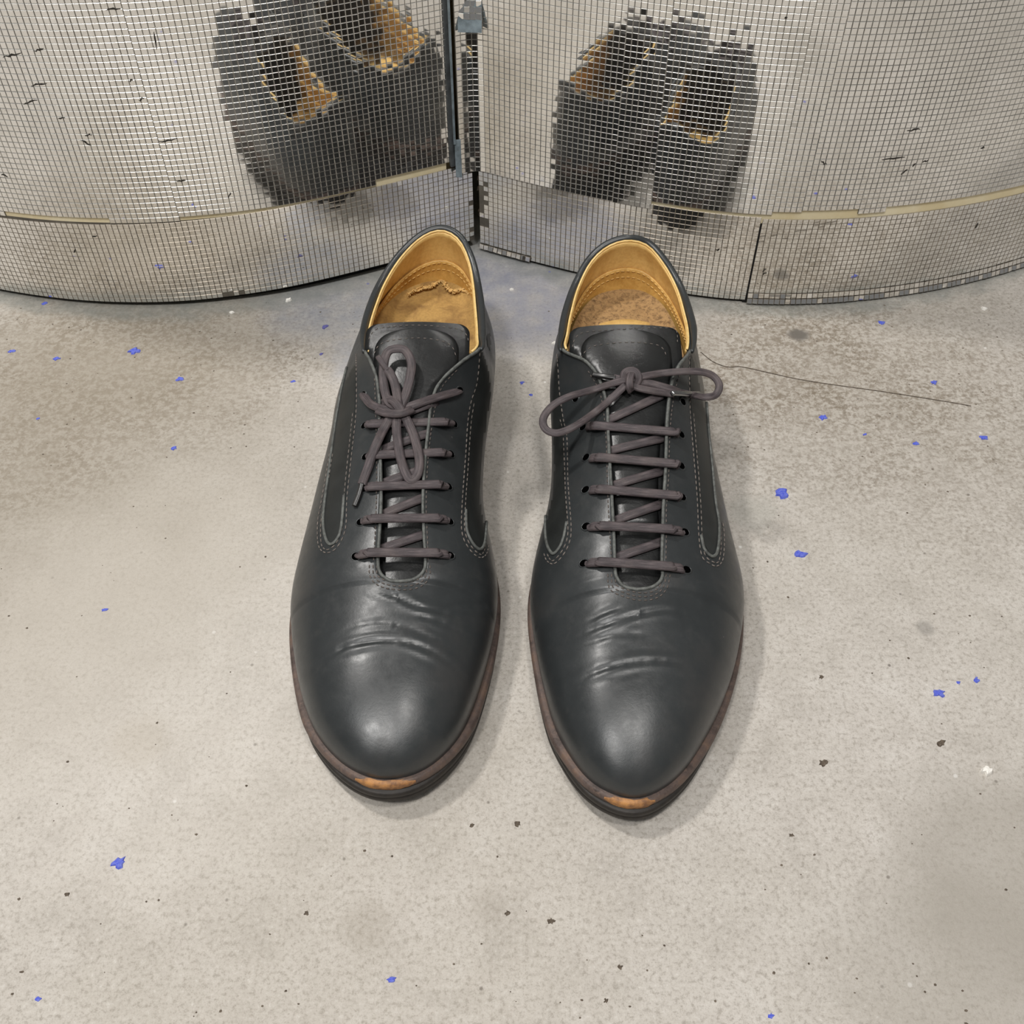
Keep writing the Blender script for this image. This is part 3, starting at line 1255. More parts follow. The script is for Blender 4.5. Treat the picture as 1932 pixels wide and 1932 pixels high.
    for i in range(len(cl) - 1):
        for k in range(NC):
            faces.append((cidx[i][k], cidx[i][k + 1], cidx[i + 1][k + 1], cidx[i + 1][k]))
    # creases of the vamp
    for i, P in enumerate(verts):
        if P.z > 0.024 and P.y < Yt + 0.03:
            P.z += 1.0 * crv(P)
    up = obj('upper', verts, faces, M['leather'], root)
    bm = bmesh.new()
    bm.from_mesh(up.data)
    bmesh.ops.remove_doubles(bm, verts=bm.verts, dist=1e-6)
    bmesh.ops.recalc_face_normals(bm, faces=bm.faces)
    # make sure they point outwards
    tst = max(bm.faces, key=lambda f: f.calc_center_median().z if f.calc_center_median().y + root.location.y < Yt else -1)
    if tst.normal.z < 0:
        bmesh.ops.reverse_faces(bm, faces=bm.faces)
    bm.to_mesh(up.data)
    bm.free()
    so = up.modifiers.new('thickness', 'SOLIDIFY')
    so.thickness = 0.0018
    so.offset = -1
    bvh_u = BVHTree.FromPolygons([tuple(v) for v in verts], faces)

    # ---------------- tongue
    TT = sp['tongue']          # top pixel y, half-width, z
    top = G((TT[0] + TT[1]) / 2, TT[2], TT[3])
    Ytop = top.y
    hwt = (G(TT[1], TT[2] + 25, TT[3]).x - G(TT[0], TT[2] + 25, TT[3]).x) / 2
    xct = top.x
    ztop = TT[3]

    Ycorn = min(G(*sp['cornL']).y, G(*sp['cornR']).y)

    def tongue_pt(Y, u, dz=0.0, hw_scale=1.0, rnd=0.0055, ytop=None):
        yt = ytop or Ytop
        a, b = e_at(eL, min(Y, Yt + 0.11)), e_at(eR, min(Y, Yt + 0.11))
        q = min(max((Y - (Yt + 0.035)) / (Ytop - Yt - 0.055), 0), 1)
        q = q * q * (3 - 2 * q)
        c = (e_at(eL, Yt + 0.03).x + e_at(eR, Yt + 0.03).x) / 2 * (1 - q) + xct * q
        hw = (0.0155 * (1 - q) + hwt * q) * hw_scale
        if Y > yt - rnd:
            d = min((Y - (yt - rnd)) / rnd, 1)
            hw -= rnd * (1 - sqrt(max(0, 1 - d * d)))
        g = min(max((Y - Yt) / (Ytop - Yt), 0), 1)
        zz = zc(Y) * (1 - g ** 4) + ztop * g ** 4 - 0.0042 * (1 - g ** 3)
        yc = min(Y, Ycorn)
        xl = max(e_at(eL, yc).x - 0.0035 - 0.003 * (1 - g), c - hw)
        xr = min(e_at(eR, yc).x + 0.0035 + 0.003 * (1 - g), c + hw)
        if Y >= Ycorn - 0.004:
            xl, xr = c - hw, c + hw
        xm, hh = (xl + xr) / 2, (xr - xl) / 2 * (hw_scale if hw_scale < 1 and g < 0.6 else 1)
        x = xm + u * hh - c
        z = zz - (13 * (1 - g) + 3.5 * g) * x * x + dz
        px_ = c + x
        el_, er_ = e_at(eL, yc).x, e_at(eR, yc).x
        if Y < Ycorn - 0.001:
            r_ = bvh_u.ray_cast(Vector((px_, Y, 0.2)), Vector((0, 0, -1)))
            if r_[0] is not None and r_[0].z > 0.03:
                z = min(z, r_[0].z - 0.0030 + min(dz, 0.0002))
        return Vector((px_, Y, z))

    v, f = [], []
    nr, ncn = 60, 20
    Y0 = Yt - 0.010
    for i in range(nr + 1):
        q = i / nr
        Y = Y0 + (Ytop - Y0) * sin(q * pi / 2) ** 1.0 if q > 0.0 else Y0
        for k in range(ncn + 1):
            v.append(tongue_pt(Y, -1 + 2 * k / ncn))
    for i in range(nr):
        for k in range(ncn):
            a = i * (ncn + 1) + k
            f.append((a, a + 1, a + ncn + 2, a + ncn + 1))
    tv, tf = list(v), list(f)
    tg = obj('tongue', v, f, M['tongue'], root)
    m_ = tg.modifiers.new('thickness', 'SOLIDIFY')
    m_.thickness = 0.0022
    m_.offset = -1
    # second, narrower layer of leather stitched on the tongue
    v, f = [], []
    yt2 = G(TT[0], TT[2] + sp['t2'], ztop - 0.004).y
    Ya = Yt + 0.030
    for i in range(41):
        Y = Ya + (yt2 - Ya) * sin(i / 40 * pi / 2)
        for k in range(17):
            u = -1 + 2 * k / 16
            P = tongue_pt(Y, u, 0.0002 + 0.0014 * (1 - u ** 4), 0.80, 0.010, yt2)
            v.append(P)
    for i in range(40):
        for k in range(16):
            a = i * 17 + k
            f.append((a, a + 1, a + 18, a + 17))
    ov = obj('tongue_overlay', v, f, M['tongue'], tg)
    m_ = ov.modifiers.new('thickness', 'SOLIDIFY')
    m_.thickness = 0.0009
    m_.offset = -1
    allv = verts + tv
    allf = faces + [tuple(i + len(verts) for i in q) for q in tf]
    bvh_t = BVHTree.FromPolygons([tuple(p) for p in tv + v], tf + [tuple(i + len(tv) for i in q) for q in f])
    bvh_all = BVHTree.FromPolygons([tuple(p) for p in allv + v], allf + [tuple(i + len(allv) for i in q) for q in f])

    def hit(px, py, bvh=bvh_all):
        d = ray(px, py)
        r = bvh.ray_cast(CAMV, d)
        if r[0] is None:
            return None
        n = r[1]
        if n.dot(d) > 0:
            n = -n
        return r[0], n

    def on(pts, bvh, lift, n=8):
        """3D polyline lying on the shoe along a traced line"""
        res, nor = [], []
        for x, y in cr(pts, n):
            h = hit(x, y, bvh)
            if h is None:
                continue
            res.append(h[0] + h[1] * lift)
            nor.append(h[1])
        return res, nor

    # ---------------- stitching
    def stitches(lines, bvh, mat, parent, ln=0.0020, gap=0.0011, r=0.00032, lift=0.00015):
        mb = MB()
        for pts in lines:
            P, Nn = on(pts, bvh, lift)
            if len(P) < 2:
                continue
            # split when jumping between surfaces
            runs, cur = [], [(P[0], Nn[0])]
            for a, b in zip(zip(P, Nn), zip(P[1:], Nn[1:])):
                if (b[0] - a[0]).length > 0.006:
                    runs.append(cur)
                    cur = []
                cur.append(b)
            runs.append(cur)
            for run in runs:
                if len(run) < 2:
                    continue
                pp = [q[0] for q in run]
                acc = 0.0
                rs = resample(pp, 0.0005)
                st = int(round((ln + gap) / 0.0005))
                l_ = int(round(ln / 0.0005))
                for i in range(0, len(rs) - l_, st):
                    seg_ = rs[i:i + l_ + 1:max(1, l_ // 2)]
                    nn = min(run, key=lambda q: (q[0] - seg_[0]).length)[1]
                    mb.tube(seg_, r, r * 0.9, [nn] * len(seg_), 6, taper=lambda t: 0.55 + 0.45 * sin(pi * t))
        if mb.v:
            mb.build('stitching', mat, parent, kind='stuff')

    def offset_line(pts, d):
        P = cr(pts, 4)
        o = []
        for i in range(len(P)):
            a, b = P[max(i - 1, 0)], P[min(i + 1, len(P) - 1)]
            tx, ty = b[0] - a[0], b[1] - a[1]
            L = hypot(tx, ty) or 1
            o.append((P[i][0] - ty / L * d, P[i][1] + tx / L * d))
        return o[::3] + [o[-1]]

    lines = []
    for ln_, d in sp['panel_stitch']:
        lines.append(ln_)
        lines.append(offset_line(ln_[sp['dbl']:], d))
    stitches(lines, bvh_u, M['stitch'], up)
    lines = list(sp['facing_stitch'])
    for k in range(3):
        lines.append(offset_line(sp['u_stitch'], sp['u_dir'] * k * 7))
    stitches(lines, bvh_u, M['dstitch'], up, 0.0017, 0.0009, 0.00032)
    stitches(sp['tongue_stitch'], bvh_t, M['stitch'], tg, 0.0017, 0.0012, 0.00022)

    # ---------------- side panels: a separate piece let into each side
    for edge_px, poly in sp['panels']:
        # fill: strips between the two traced sides
        a, b = poly
        A, B = cr(a, 10), cr(b, 10)
        nA = 130

        def samp(P, t):
            k = t * (len(P) - 1)
            i = min(int(k), len(P) - 2)
            return tuple(P[i][j] + (P[i + 1][j] - P[i][j]) * (k - i) for j in (0, 1))
        v, f, ok = [], [], []
        nw = 10
        for i in range(nA + 1):
            pa, pb = samp(A, i / nA), samp(B, i / nA)
            for k in range(nw + 1):
                t = k / nw
                h = hit(pa[0] + (pb[0] - pa[0]) * t, pa[1] + (pb[1] - pa[1]) * t, bvh_u)
                if h is None or h[1].dot(ray(pa[0] + (pb[0] - pa[0]) * t, pa[1] + (pb[1] - pa[1]) * t)) > -0.20:
                    ok.append(False)
                    v.append(Vector((0, 0, 0)))
                else:
                    ok.append(True)
                    v.append(h[0] + h[1] * 0.0002)
        for i in range(nA):
            for k in range(nw):
                q = (i * (nw + 1) + k, i * (nw + 1) + k + 1, (i + 1) * (nw + 1) + k + 1, (i + 1) * (nw + 1) + k)
                if all(ok[j] for j in q) and max((v[q[0]] - v[j]).length for j in q) < 0.012:
                    f.append(q)
        used = sorted({i for q in f for i in q})
        mp = {o: n_ for n_, o in enumerate(used)}
        pn = obj('side_panel', [v[i] for i in used], [tuple(mp[i] for i in q) for q in f], M['panel'], up)
        mb = MB()
        P, Nn = on(edge_px, bvh_u, 0.0004)
        runs = [[]]
        for i in range(len(P)):
            if runs[-1] and (P[i] - runs[-1][-1][0]).length > 0.008:
                runs.append([])
            runs[-1].append((P[i], Nn[i]))
        for r_ in runs:
            if len(r_) > 2:
                mb.tube([q[0] for q in r_], 0.00075, 0.0006, [q[1] for q in r_], 8)
        if mb.v:
            mb.build('panel_edging', M['edge'], pn)

    for ex in sp['extra']:
        P, Nn = on(ex, bvh_u, 0.0003)
        if len(P) > 3:
            mb = MB()
            mb.tube(P, 0.0009, 0.0006, Nn, 8)
            mb.build('counter_edging', M['edge'], up)
    # ---------------- facing edge, collar
    ic1 = max(range(len(eL)), key=lambda i: -(eL[i] - G(*sp['cornL'])).length)
    ic2 = max(range(len(eR)), key=lambda i: -(eR[i] - G(*sp['cornR'])).length)
    fc = eL[:ic1 + 1][::-1] + eR[:ic2 + 1]
    mb = MB()
    mb.tube([p + Vector((0, 0, 0.0000)) for p in fc], 0.0008, 0.0009, None, 8)
    mb.build('facing_edge', M['edge'], up)
    rimc = eL[ic1:] + eR[ic2:][::-1][1:]
    tubep = []
    for i, p_ in enumerate(rimc):
        d = Vector((p_.x - HC[0], p_.y - HC[1], 0)).normalized()
        tubep.append(p_ + d * 0.0012 + Vector((0, 0, 0.0002)))
    mb = MB()
    mb.tube(tubep, 0.0021, 0.0020, None, 10, taper=lambda t: 0.45 + 0.55 * min(1, t / 0.10, (1 - t) / 0.10))
    mb.build('collar', M['leather'], up)

    # ---------------- lining, heel grip, insole
    i0 = len(cl) + next(i for i, Y in enumerate(op) if Y > eL[ic1].y - 0.002)
    ring_ch = left[i0:] + fan + right[i0:][::-1]
    ZI = sp['zin']

    def inner(q, off, t0, t1, m):
        out_ = []
        for j in range(m + 1):
            t = t0 + (t1 - t0) * j / m
            P = bez(*q, t)
            d = Vector((P.x - HC[0], P.y - HC[1], 0))
            if P.y < HC[1]:
                d = Vector((P.x - cx(P.y), 0, 0))
            r = d.length
            out_.append(P - d.normalized() * min(off, r * 0.6))
        return out_

    def band(name, off, t0, t1, m, mat, bulge=0.0):
        v, f = [], []
        for q in ring_ch:
            pts_ = inner(q, off, t0, t1, m)
            v += pts_
        for i in range(len(ring_ch) - 1):
            for j in range(m):
                a = i * (m + 1) + j
                f.append((a, a + m + 1, a + m + 2, a + 1))
        o = obj(name, v, f, mat, root)
        mm = o.modifiers.new('thickness', 'SOLIDIFY')
        mm.thickness = 0.0009
        mm.offset = 0
        return o, v

    lin_o, lv = band('lining', 0.0023, 0.22, 1.0, 14, M['lining'])
    rim_pts = []
    for q in ring_ch:
        P = q[3]
        d = Vector((P.x - HC[0], P.y - HC[1], 0)) if P.y > HC[1] else Vector((P.x - cx(P.y), 0, 0))
        rim_pts.append(P - d.normalized() * 0.0017 + Vector((0, 0, 0.0006)))
    mb = MB()
    mb.tube(rim_pts, 0.0006, 0.0006, None, 8)
    mb.build('lining_rim', M['rim'], lin_o)
    tgr = sp['tgrip']
    grip, gv = band('heel_grip', 0.0042, 0.2, tgr, 8, M['grip'])
    mb = MB()
    for off, tt in ((0.0049, tgr - 0.035), (0.0049, tgr - 0.13)):
        pp = [inner(q, off, tt, tt, 1)[0] for q in ring_ch]
        rs = resample(pp, 0.0006)
        for i in range(0, len(rs) - 3, 5):
            mb.tube(rs[i:i + 4], 0.00022, 0.00022, None, 5)
    mb.build('stitching', M['tstitch'], grip, kind='stuff')
    ins = inset(out, 0.0015)
    ip = [p for p in ins if p[1] > tip + 0.20]
    v = [Vector((p[0], p[1], 0)) for p in ip]
    ccx = sum(p.x for p in v) / len(v)
    ccy = sum(p.y for p in v) / len(v)

    def zin(Y):
        return sinterp([(tip + 0.12, ZI - 0.018), (tip + 0.17, ZI - 0.010), (tip + 0.22, ZI - 0.002), (tip + 0.25, ZI), (tip + 0.30, ZI + 0.0005)], Y)
    vv, ff = [], []
    v.sort(key=lambda p: atan2(p.y - ccy, p.x - ccx))
    RR = 12
    for k in range(1, RR + 1):
        for p in v:
            q = k / RR
            x, y = ccx + (p.x - ccx) * q, ccy + (p.y - ccy) * q
            vv.append(Vector((x, y, zin(y) + (0.003 * max(0, q - 0.8) / 0.2 if y > tip + 0.2 else 0))))
    nn = len(v)
    for k in range(RR - 1):
        for i in range(nn):
            j = (i + 1) % nn
            ff.append((k * nn + i, (k + 1) * nn + i, (k + 1) * nn + j, k * nn + j))
    ff.append(tuple(range(nn)))
    so_ = obj('insole', vv, ff, sp['insole'], root)
    fix_normals(so_)
    if sp.get('fray'):
        mb = MB()
        P = [G(x, y, ZI + 0.003) for x, y in sp['fray']]
        P = [Vector(p) for p in cr(P, 8)]
        for kk in range(7):
            Q = [p + Vector((random.gauss(0, 0.0006), random.gauss(0, 0.0007), random.gauss(0.0003, 0.0004))) for p in P]
            mb.tube(Q, 0.0004, 0.0003, None, 5, taper=lambda t: random.uniform(0.5, 1.3))
        mb.build('frayed_edge', M['fray'], so_)
    if sp.get('sock'):
        mb = MB()
        a = sp['sock']
        P0, P1 = G(a[0], a[1], ZI + 0.004), G(a[2], a[3], ZI + 0.004)
        v, f = [], []
        for i in range(13):
            t = i / 12
            p = P0.lerp(P1, t)
            for k in range(4):
                v.append(p + Vector((0, 0.0035 * sin(pi * t) - 0.012 * k, 0.0022 - 0.0002 * k)))
        for i in range(12):
            for k in range(3):
                f.append((i * 4 + k, i * 4 + k + 1, i * 4 + k + 5, i * 4 + k + 4))
        o = obj('sock_pad', v, f, M['lining'], so_)
        o.modifiers.new('thickness', 'SOLIDIFY').thickness = 0.0012

    # ---------------- eyelets
    for (x, y), nick in sp['eyelets']:
        h = hit(x, y, bvh_u)
        if h is None:
            continue
        P, n_ = h
        t = Vector((1, 0, 0)) - n_ * n_.x
        t.normalize()
        b = n_.cross(t)
        mb = MB()
        nseg = 14
        v = []
        for r_, z_ in ((0.0027, 0.00005), (0.0024, 0.0004), (0.0020, 0.00035), (0.0019, -0.0004)):
            v += [P + t * (r_ * cos(2 * pi * i / nseg)) + b * (r_ * 0.85 * sin(2 * pi * i / nseg)) + n_ * z_ for i in range(nseg)]
        f = [(k * nseg + i, k * nseg + (i + 1) % nseg, (k + 1) * nseg + (i + 1) % nseg, (k + 1) * nseg + i) for k in range(3) for i in range(nseg)]
        mb.add(v, f)
        e_o = mb.build('eyelet', M['leather'], up)
        mb = MB()
        mb.add([P + t * (0.0014 * cos(2 * pi * i / nseg)) + b * (0.0012 * sin(2 * pi * i / nseg)) + n_ * 0.0003 for i in range(nseg)], [tuple(range(nseg))])
        mb.build('hole', M['hole'], e_o) if False else None
        e_o.data.materials.append(M['hole'])
        bm = bmesh.new()
        bm.from_mesh(e_o.data)
        off = root.location
        vs = [bm.verts.new(P + t * (0.0021 * cos(2 * pi * i / nseg)) + b * (0.0017 * sin(2 * pi * i / nseg)) + n_ * 0.0003 - off) for i in range(nseg)]
        fc_ = bm.faces.new(vs)
        fc_.material_index = 1
        if fc_.normal.dot(n_) < 0:
            fc_.normal_flip()
        bm.to_mesh(e_o.data)
        bm.free()

    # ---------------- laces: one long cord with its crossings, bow and tips
    lace_root = None

    def lace_path(pts, dense=6):
        """pts: (px, py, lift) or (px, py, lift, z): lifted off the shoe towards the viewer, or at height z"""
        P = []
        last = None
        raw = cr([(p[0], p[1], p[2], (p[3] if len(p) > 3 else -1)) for p in pts], 1) if False else pts
        K = []
        for p in pts:
            if len(p) > 3:
                K.append(G(p[0], p[1], p[3]))
            else:
                h = hit(p[0], p[1])
                if h is None:
                    K.append(None)
                else:
                    K.append(h[0] - ray(p[0], p[1]) * p[2])
        return K

    def cord(mb, pts, a=0.0021, b=0.00105, mode='drape', n=10):
        if mode == 'drape':
            # follow the surface densely
            D = cr([(p[0], p[1], p[2]) for p in pts], 6)
            P, Nn = [], []
            for x, y, l in D:
                h = hit(x, y)
                if h is None:
                    continue
                P.append(h[0] - ray(x, y) * 0.0 + h[1] * l)
                Nn.append(h[1])
            # taut: replace by the hull in height so that the lace bridges dips
            if len(P) > 4:
                for it in range(30):
                    for i in range(2, len(P) - 2):
                        m = (P[i - 1] + P[i + 1]) / 2
                        if m.z > P[i].z:
                            P[i].z = m.z
                for it in range(4):
                    Nn = [Nn[0]] + [(Nn[i - 1] + Nn[i] + Nn[i + 1]).normalized() for i in range(1, len(Nn) - 1)] + [Nn[-1]]
        else:
            K = lace_path(pts)
            K = [k for k in K if k is not None]
            P = [Vector(q) for q in cr(K, 8)]
            Nn = []
            for i, q in enumerate(P):
                Nn.append((CAMV - q).normalized() * 0.6 + Vector((0, 0, 0.6)))
        if len(P) < 2:
            return None
        mb.tube(P, a, b, Nn, 18, groove=True)
        return P

    lr = MB()
    for p0, p1 in sp['bars']:
        x0, y0 = p0
        x1, y1 = p1
        K, Kn = [], []

        def at_t(x, lift):
            y = y0 + (y1 - y0) * (x - x0) / (x1 - x0)
            h = hit(x, y, bvh_u)
            if h:
                K.append(h[0] + h[1] * lift)
                Kn.append(h[1])
        at_t(x0 + 6, -0.0012)
        at_t(x0 + 9, 0.0006)
        at_t(x0 + 14, 0.0013)
        xm0, xm1 = x0 + (x1 - x0) * 0.22, x0 + (x1 - x0) * 0.78
        at_t(x0 + (x1 - x0) * 0.15, 0.0018)
        at_t(xm0 - 4, 0.0026)
        at_t(xm1 + 4, 0.0026)
        at_t(x0 + (x1 - x0) * 0.85, 0.0018)
        at_t(x1 - 14, 0.0013)
        at_t(x1 - 9, 0.0006)
        at_t(x1 - 6, -0.0012)
        P = [Vector(q) for q in cr(K, 7)]
        nn = (Kn[len(Kn) // 2 - 1] + Kn[len(Kn) // 2]).normalized()
        lr.tube(P, 0.0022, 0.00115, [nn] * len(P), 18, groove=True)
    lo = lr.build('lace', M['lace'], root)
    lr = MB()
    for p0, p1 in sp['diags']:
        pts = [(p0[0] + (p1[0] - p0[0]) * t, p0[1] + (p1[1] - p0[1]) * t, 0.0012) for t in (0, 0.33, 0.66, 1)]
        # on the tongue
        D = cr([(p[0], p[1]) for p in pts], 4)
        P, Nn = [], []
        for x, y in D:
            h = hit(x, y, bvh_t)
            if h:
                P.append(h[0] + h[1] * 0.0011)
                Nn.append(h[1])
        if len(P) > 2:
            lr.tube(P, 0.0021, 0.0010, Nn, 18, groove=True)
    lr.build('crossed_lace', M['lace'], lo)
    for nm, pts in sp['bow']:
        mb = MB()
        cord(mb, pts, sp['bow_w'], 0.00095, 'free')
        if mb.v:
            mb.build(nm, M['lace'], lo)
    for pts, mk in sp['aglets']:
        mb = MB()
        cord(mb, pts, 0.0013, 0.0011, 'free')
        o = mb.build('aglet', M[mk], lo)
    return root


# pixel tables --------------------------------------------------------------
A = dict(
    label='black leather lace-up shoe at left, its bow lying lengthwise down the laces', tip=0.1925,
    outline=[(-0.0484, 0.1925), (-0.0570, 0.1930), (-0.0684, 0.1995), (-0.0782, 0.2095), (-0.0879, 0.2241), (-0.0968, 0.2506), (-0.1030, 0.2830),
             (-0.1012, 0.3080), (-0.0955, 0.3380), (-0.0885, 0.3700), (-0.0832, 0.4050), (-0.0792, 0.4350), (-0.0742, 0.4620), (-0.0640, 0.4830), (-0.0430, 0.4940),
             (-0.0245, 0.4830), (-0.0172, 0.4600), (-0.0142, 0.4350), (-0.0158, 0.4000), (-0.0165, 0.3650), (-0.0150, 0.3380), (-0.0085, 0.3130), (-0.0052, 0.2944),
             (-0.0063, 0.2703), (-0.0107, 0.2451), (-0.0170, 0.2216), (-0.0254, 0.2068), (-0.0378, 0.1952)],
    cx=[(0.19, -0.052), (0.235, -0.0515), (0.275, -0.048), (0.33, -0.0475), (0.40, -0.0455), (0.45, -0.0435), (0.49, -0.0387)],
    crown=[(0.19, 0.036), (0.22, 0.0400), (0.25, 0.0455), (0.275, 0.0520), (0.30, 0.0590), (0.33, 0.0680), (0.36, 0.0765), (0.39, 0.0845), (0.42, 0.090)],
    wear=(-0.0665, -0.0365),
    edge=[(751, 1097), (733, 1094), (717, 1080), (713, 1055), (716, 1005), (719, 945), (718, 880), (716, 810), (716, 760), (710, 712), (698, 680), (689, 662, 0.0815),
          (689, 630, 0.0760), (701, 585, 0.0715), (722, 535, 0.0705), (755, 485, 0.0755), (795, 447, 0.0815), (833, 434, 0.0840), (866, 450, 0.0815), (887, 490, 0.0755),
          (898, 540, 0.0710), (904, 590, 0.0715), (907, 635, 0.0760), (905, 658, 0.0810), (872, 682), (833, 718), (816, 752), (809, 800), (801, 880), (798, 945), (800, 1005), (803, 1055), (799, 1078), (781, 1093), (757, 1097)],
    cornL=(689, 662, 0.0815), cornR=(905, 658, 0.0810),
    tongue=(689, 888, 607, 0.0890), t2=27, zin=0.0490, tgrip=0.60,
    crz=0.047,
    creases=[[(575, 1240), (640, 1212), (700, 1204), (760, 1206), (830, 1222), (880, 1245)], [(695, 1112), (740, 1130), (790, 1148), (840, 1150), (890, 1142)],
             [(770, 1160), (820, 1165), (870, 1172)], [(840, 1140), (890, 1120), (925, 1098)], [(640, 1180), (720, 1172), (800, 1192), (850, 1200)], [(665, 1068), (690, 1075), (700, 1090)]],
    cramp=[0.0008, 0.0009, 0.0006, 0.0008, 0.0004, 0.0005],
    panel_stitch=[([(672, 668), (673, 720), (672, 780), (664, 855), (655, 939), (652, 998), (636, 1033), (615, 1043), (601, 1028), (600, 985), (606, 950), (615, 900), (623, 850)], 6),
                  ([(905, 665), (900, 720), (888, 760), (882, 800), (879, 848), (871, 962), (872, 1008), (886, 1037), (904, 1052), (917, 1046), (922, 1026)], -6)],
    dbl=2,
    facing_stitch=[[(706, 690), (708, 740), (710, 800), (711, 870), (710, 950), (708, 1005), (705, 1060)], [(862, 698), (835, 728), (823, 760), (815, 800), (807, 870), (804, 950), (806, 1005), (808, 1060)]],
    u_stitch=[(697, 1066), (699, 1090), (717, 1106), (752, 1113), (788, 1109), (809, 1092), (811, 1066)], u_dir=-1,
    tongue_stitch=[[(696, 640), (705, 625), (725, 618), (790, 614), (860, 620), (880, 632), (884, 650)], [(706, 668), (716, 651), (740, 642), (790, 638), (835, 644), (853, 655), (860, 672)]],
    panels=[([(655, 694), (645, 736), (634, 798), (624, 870), (613, 953), (611, 990), (617, 1020), (627, 1027), (640, 1012), (646, 985), (650, 935)],
             ([(679, 640), (668, 668), (656, 700), (645, 738), (635, 798), (625, 870), (614, 953), (612, 990), (618, 1020), (626, 1026)], [(684, 640), (672, 668), (672, 700), (671, 738), (669, 798), (661, 865), (652, 940), (647, 985), (638, 1014), (628, 1026)])),
            ([(878, 962), (880, 1000), (890, 1024), (904, 1037), (913, 1025), (917, 985), (921, 940), (925, 890), (928, 840)],
             ([(908, 640), (905, 668), (900, 715), (888, 760), (884, 800), (881, 848), (876, 940), (877, 985), (882, 1008), (893, 1026), (903, 1036)], [(924, 628), (932, 668), (937, 715), (932, 760), (931, 800), (928, 848), (923, 925), (919, 975), (916, 1005), (911, 1028), (905, 1036)]))],
    eyelets=[((672, 1050), 1), ((681, 985), 1), ((689, 922), 0), ((690, 862), 0), ((688, 803), 0), ((685, 745), 1), ((849, 1048), 1), ((848, 984), 1), ((846, 918), 1), ((851, 857), 1), ((857, 800), 1), ((867, 737), 1)],
    bars=[((670, 1047), (851, 1048)), ((680, 983), (849, 982)), ((688, 921), (847, 918)), ((690, 862), (852, 857)), ((688, 803), (858, 799))],
    diags=[((712, 1040), (806, 1008)), ((714, 976), (804, 938)), ((716, 916), (804, 884)), ((716, 852), (810, 818)), ((716, 800), (822, 760))],
    bow=[('bow_loop', [(750, 768, 0.0050), (733, 757, 0.0052), (724, 725, 0.0060), (724, 690, 0.0070), (731, 665, 0.0080), (747, 658, 0.0085), (765, 662, 0.0085), (776, 685, 0.0080), (773, 715, 0.0068), (765, 745, 0.0058), (756, 768, 0.0050)]),
         ('bow_loop', [(752, 776, 0.0052), (748, 800, 0.0050), (750, 830, 0.0050), (756, 866, 0.0048), (766, 894, 0.0045), (776, 906, 0.0042), (788, 894, 0.0045), (791, 866, 0.0048), (782, 826, 0.0050), (769, 795, 0.0050), (758, 776, 0.0052)]),
         ('lace_end', [(752, 772, 0.0040), (737, 787, 0.0045), (724, 810, 0.0045), (713, 832, 0.0046), (702, 858, 0.0046), (695, 880, 0.0036), (685, 908, 0.0022), (683, 914, 0.0020)]),
         ('lace_end', [(752, 772, 0.0064), (749, 745, 0.0070), (744, 722, 0.0076), (737, 706, 0.0085), (731, 697, 0.0090)]),
         ('lace', [(685, 743, -0.0004), (690, 752, 0.0022), (702, 764, 0.0030), (722, 771, 0.0036), (745, 772, 0.0040)]),
         ('lace', [(867, 737, -0.0004), (858, 740, 0.0020), (830, 748, 0.0026), (795, 759, 0.0034), (765, 770, 0.0040)]),
         ('knot', [(712, 774, 0.0034), (728, 779, 0.0060), (748, 780, 0.0080), (765, 777, 0.0072), (777, 772, 0.0044)]),
         ('knot', [(722, 760, 0.0036), (736, 754, 0.0062), (748, 762, 0.0080), (757, 775, 0.0078), (760, 786, 0.0048)])],
    aglets=[([(683, 912, 0.0022), (677, 934, 0.0016), (669, 955, 0.0014)], 'aglet'), ([(732, 699, 0.0090), (722, 686, 0.0094), (713, 673, 0.0098)], 'lace')],
    insole=M['insole_b'], bow_w=0.0021,
    extra=[[(948, 698), (941, 718), (936, 745), (932, 790), (929, 830), (927, 870)]],
    fray=[(770, 556), (795, 545), (815, 541), (828, 532), (838, 534), (845, 545), (858, 551), (872, 548), (886, 555)],
)
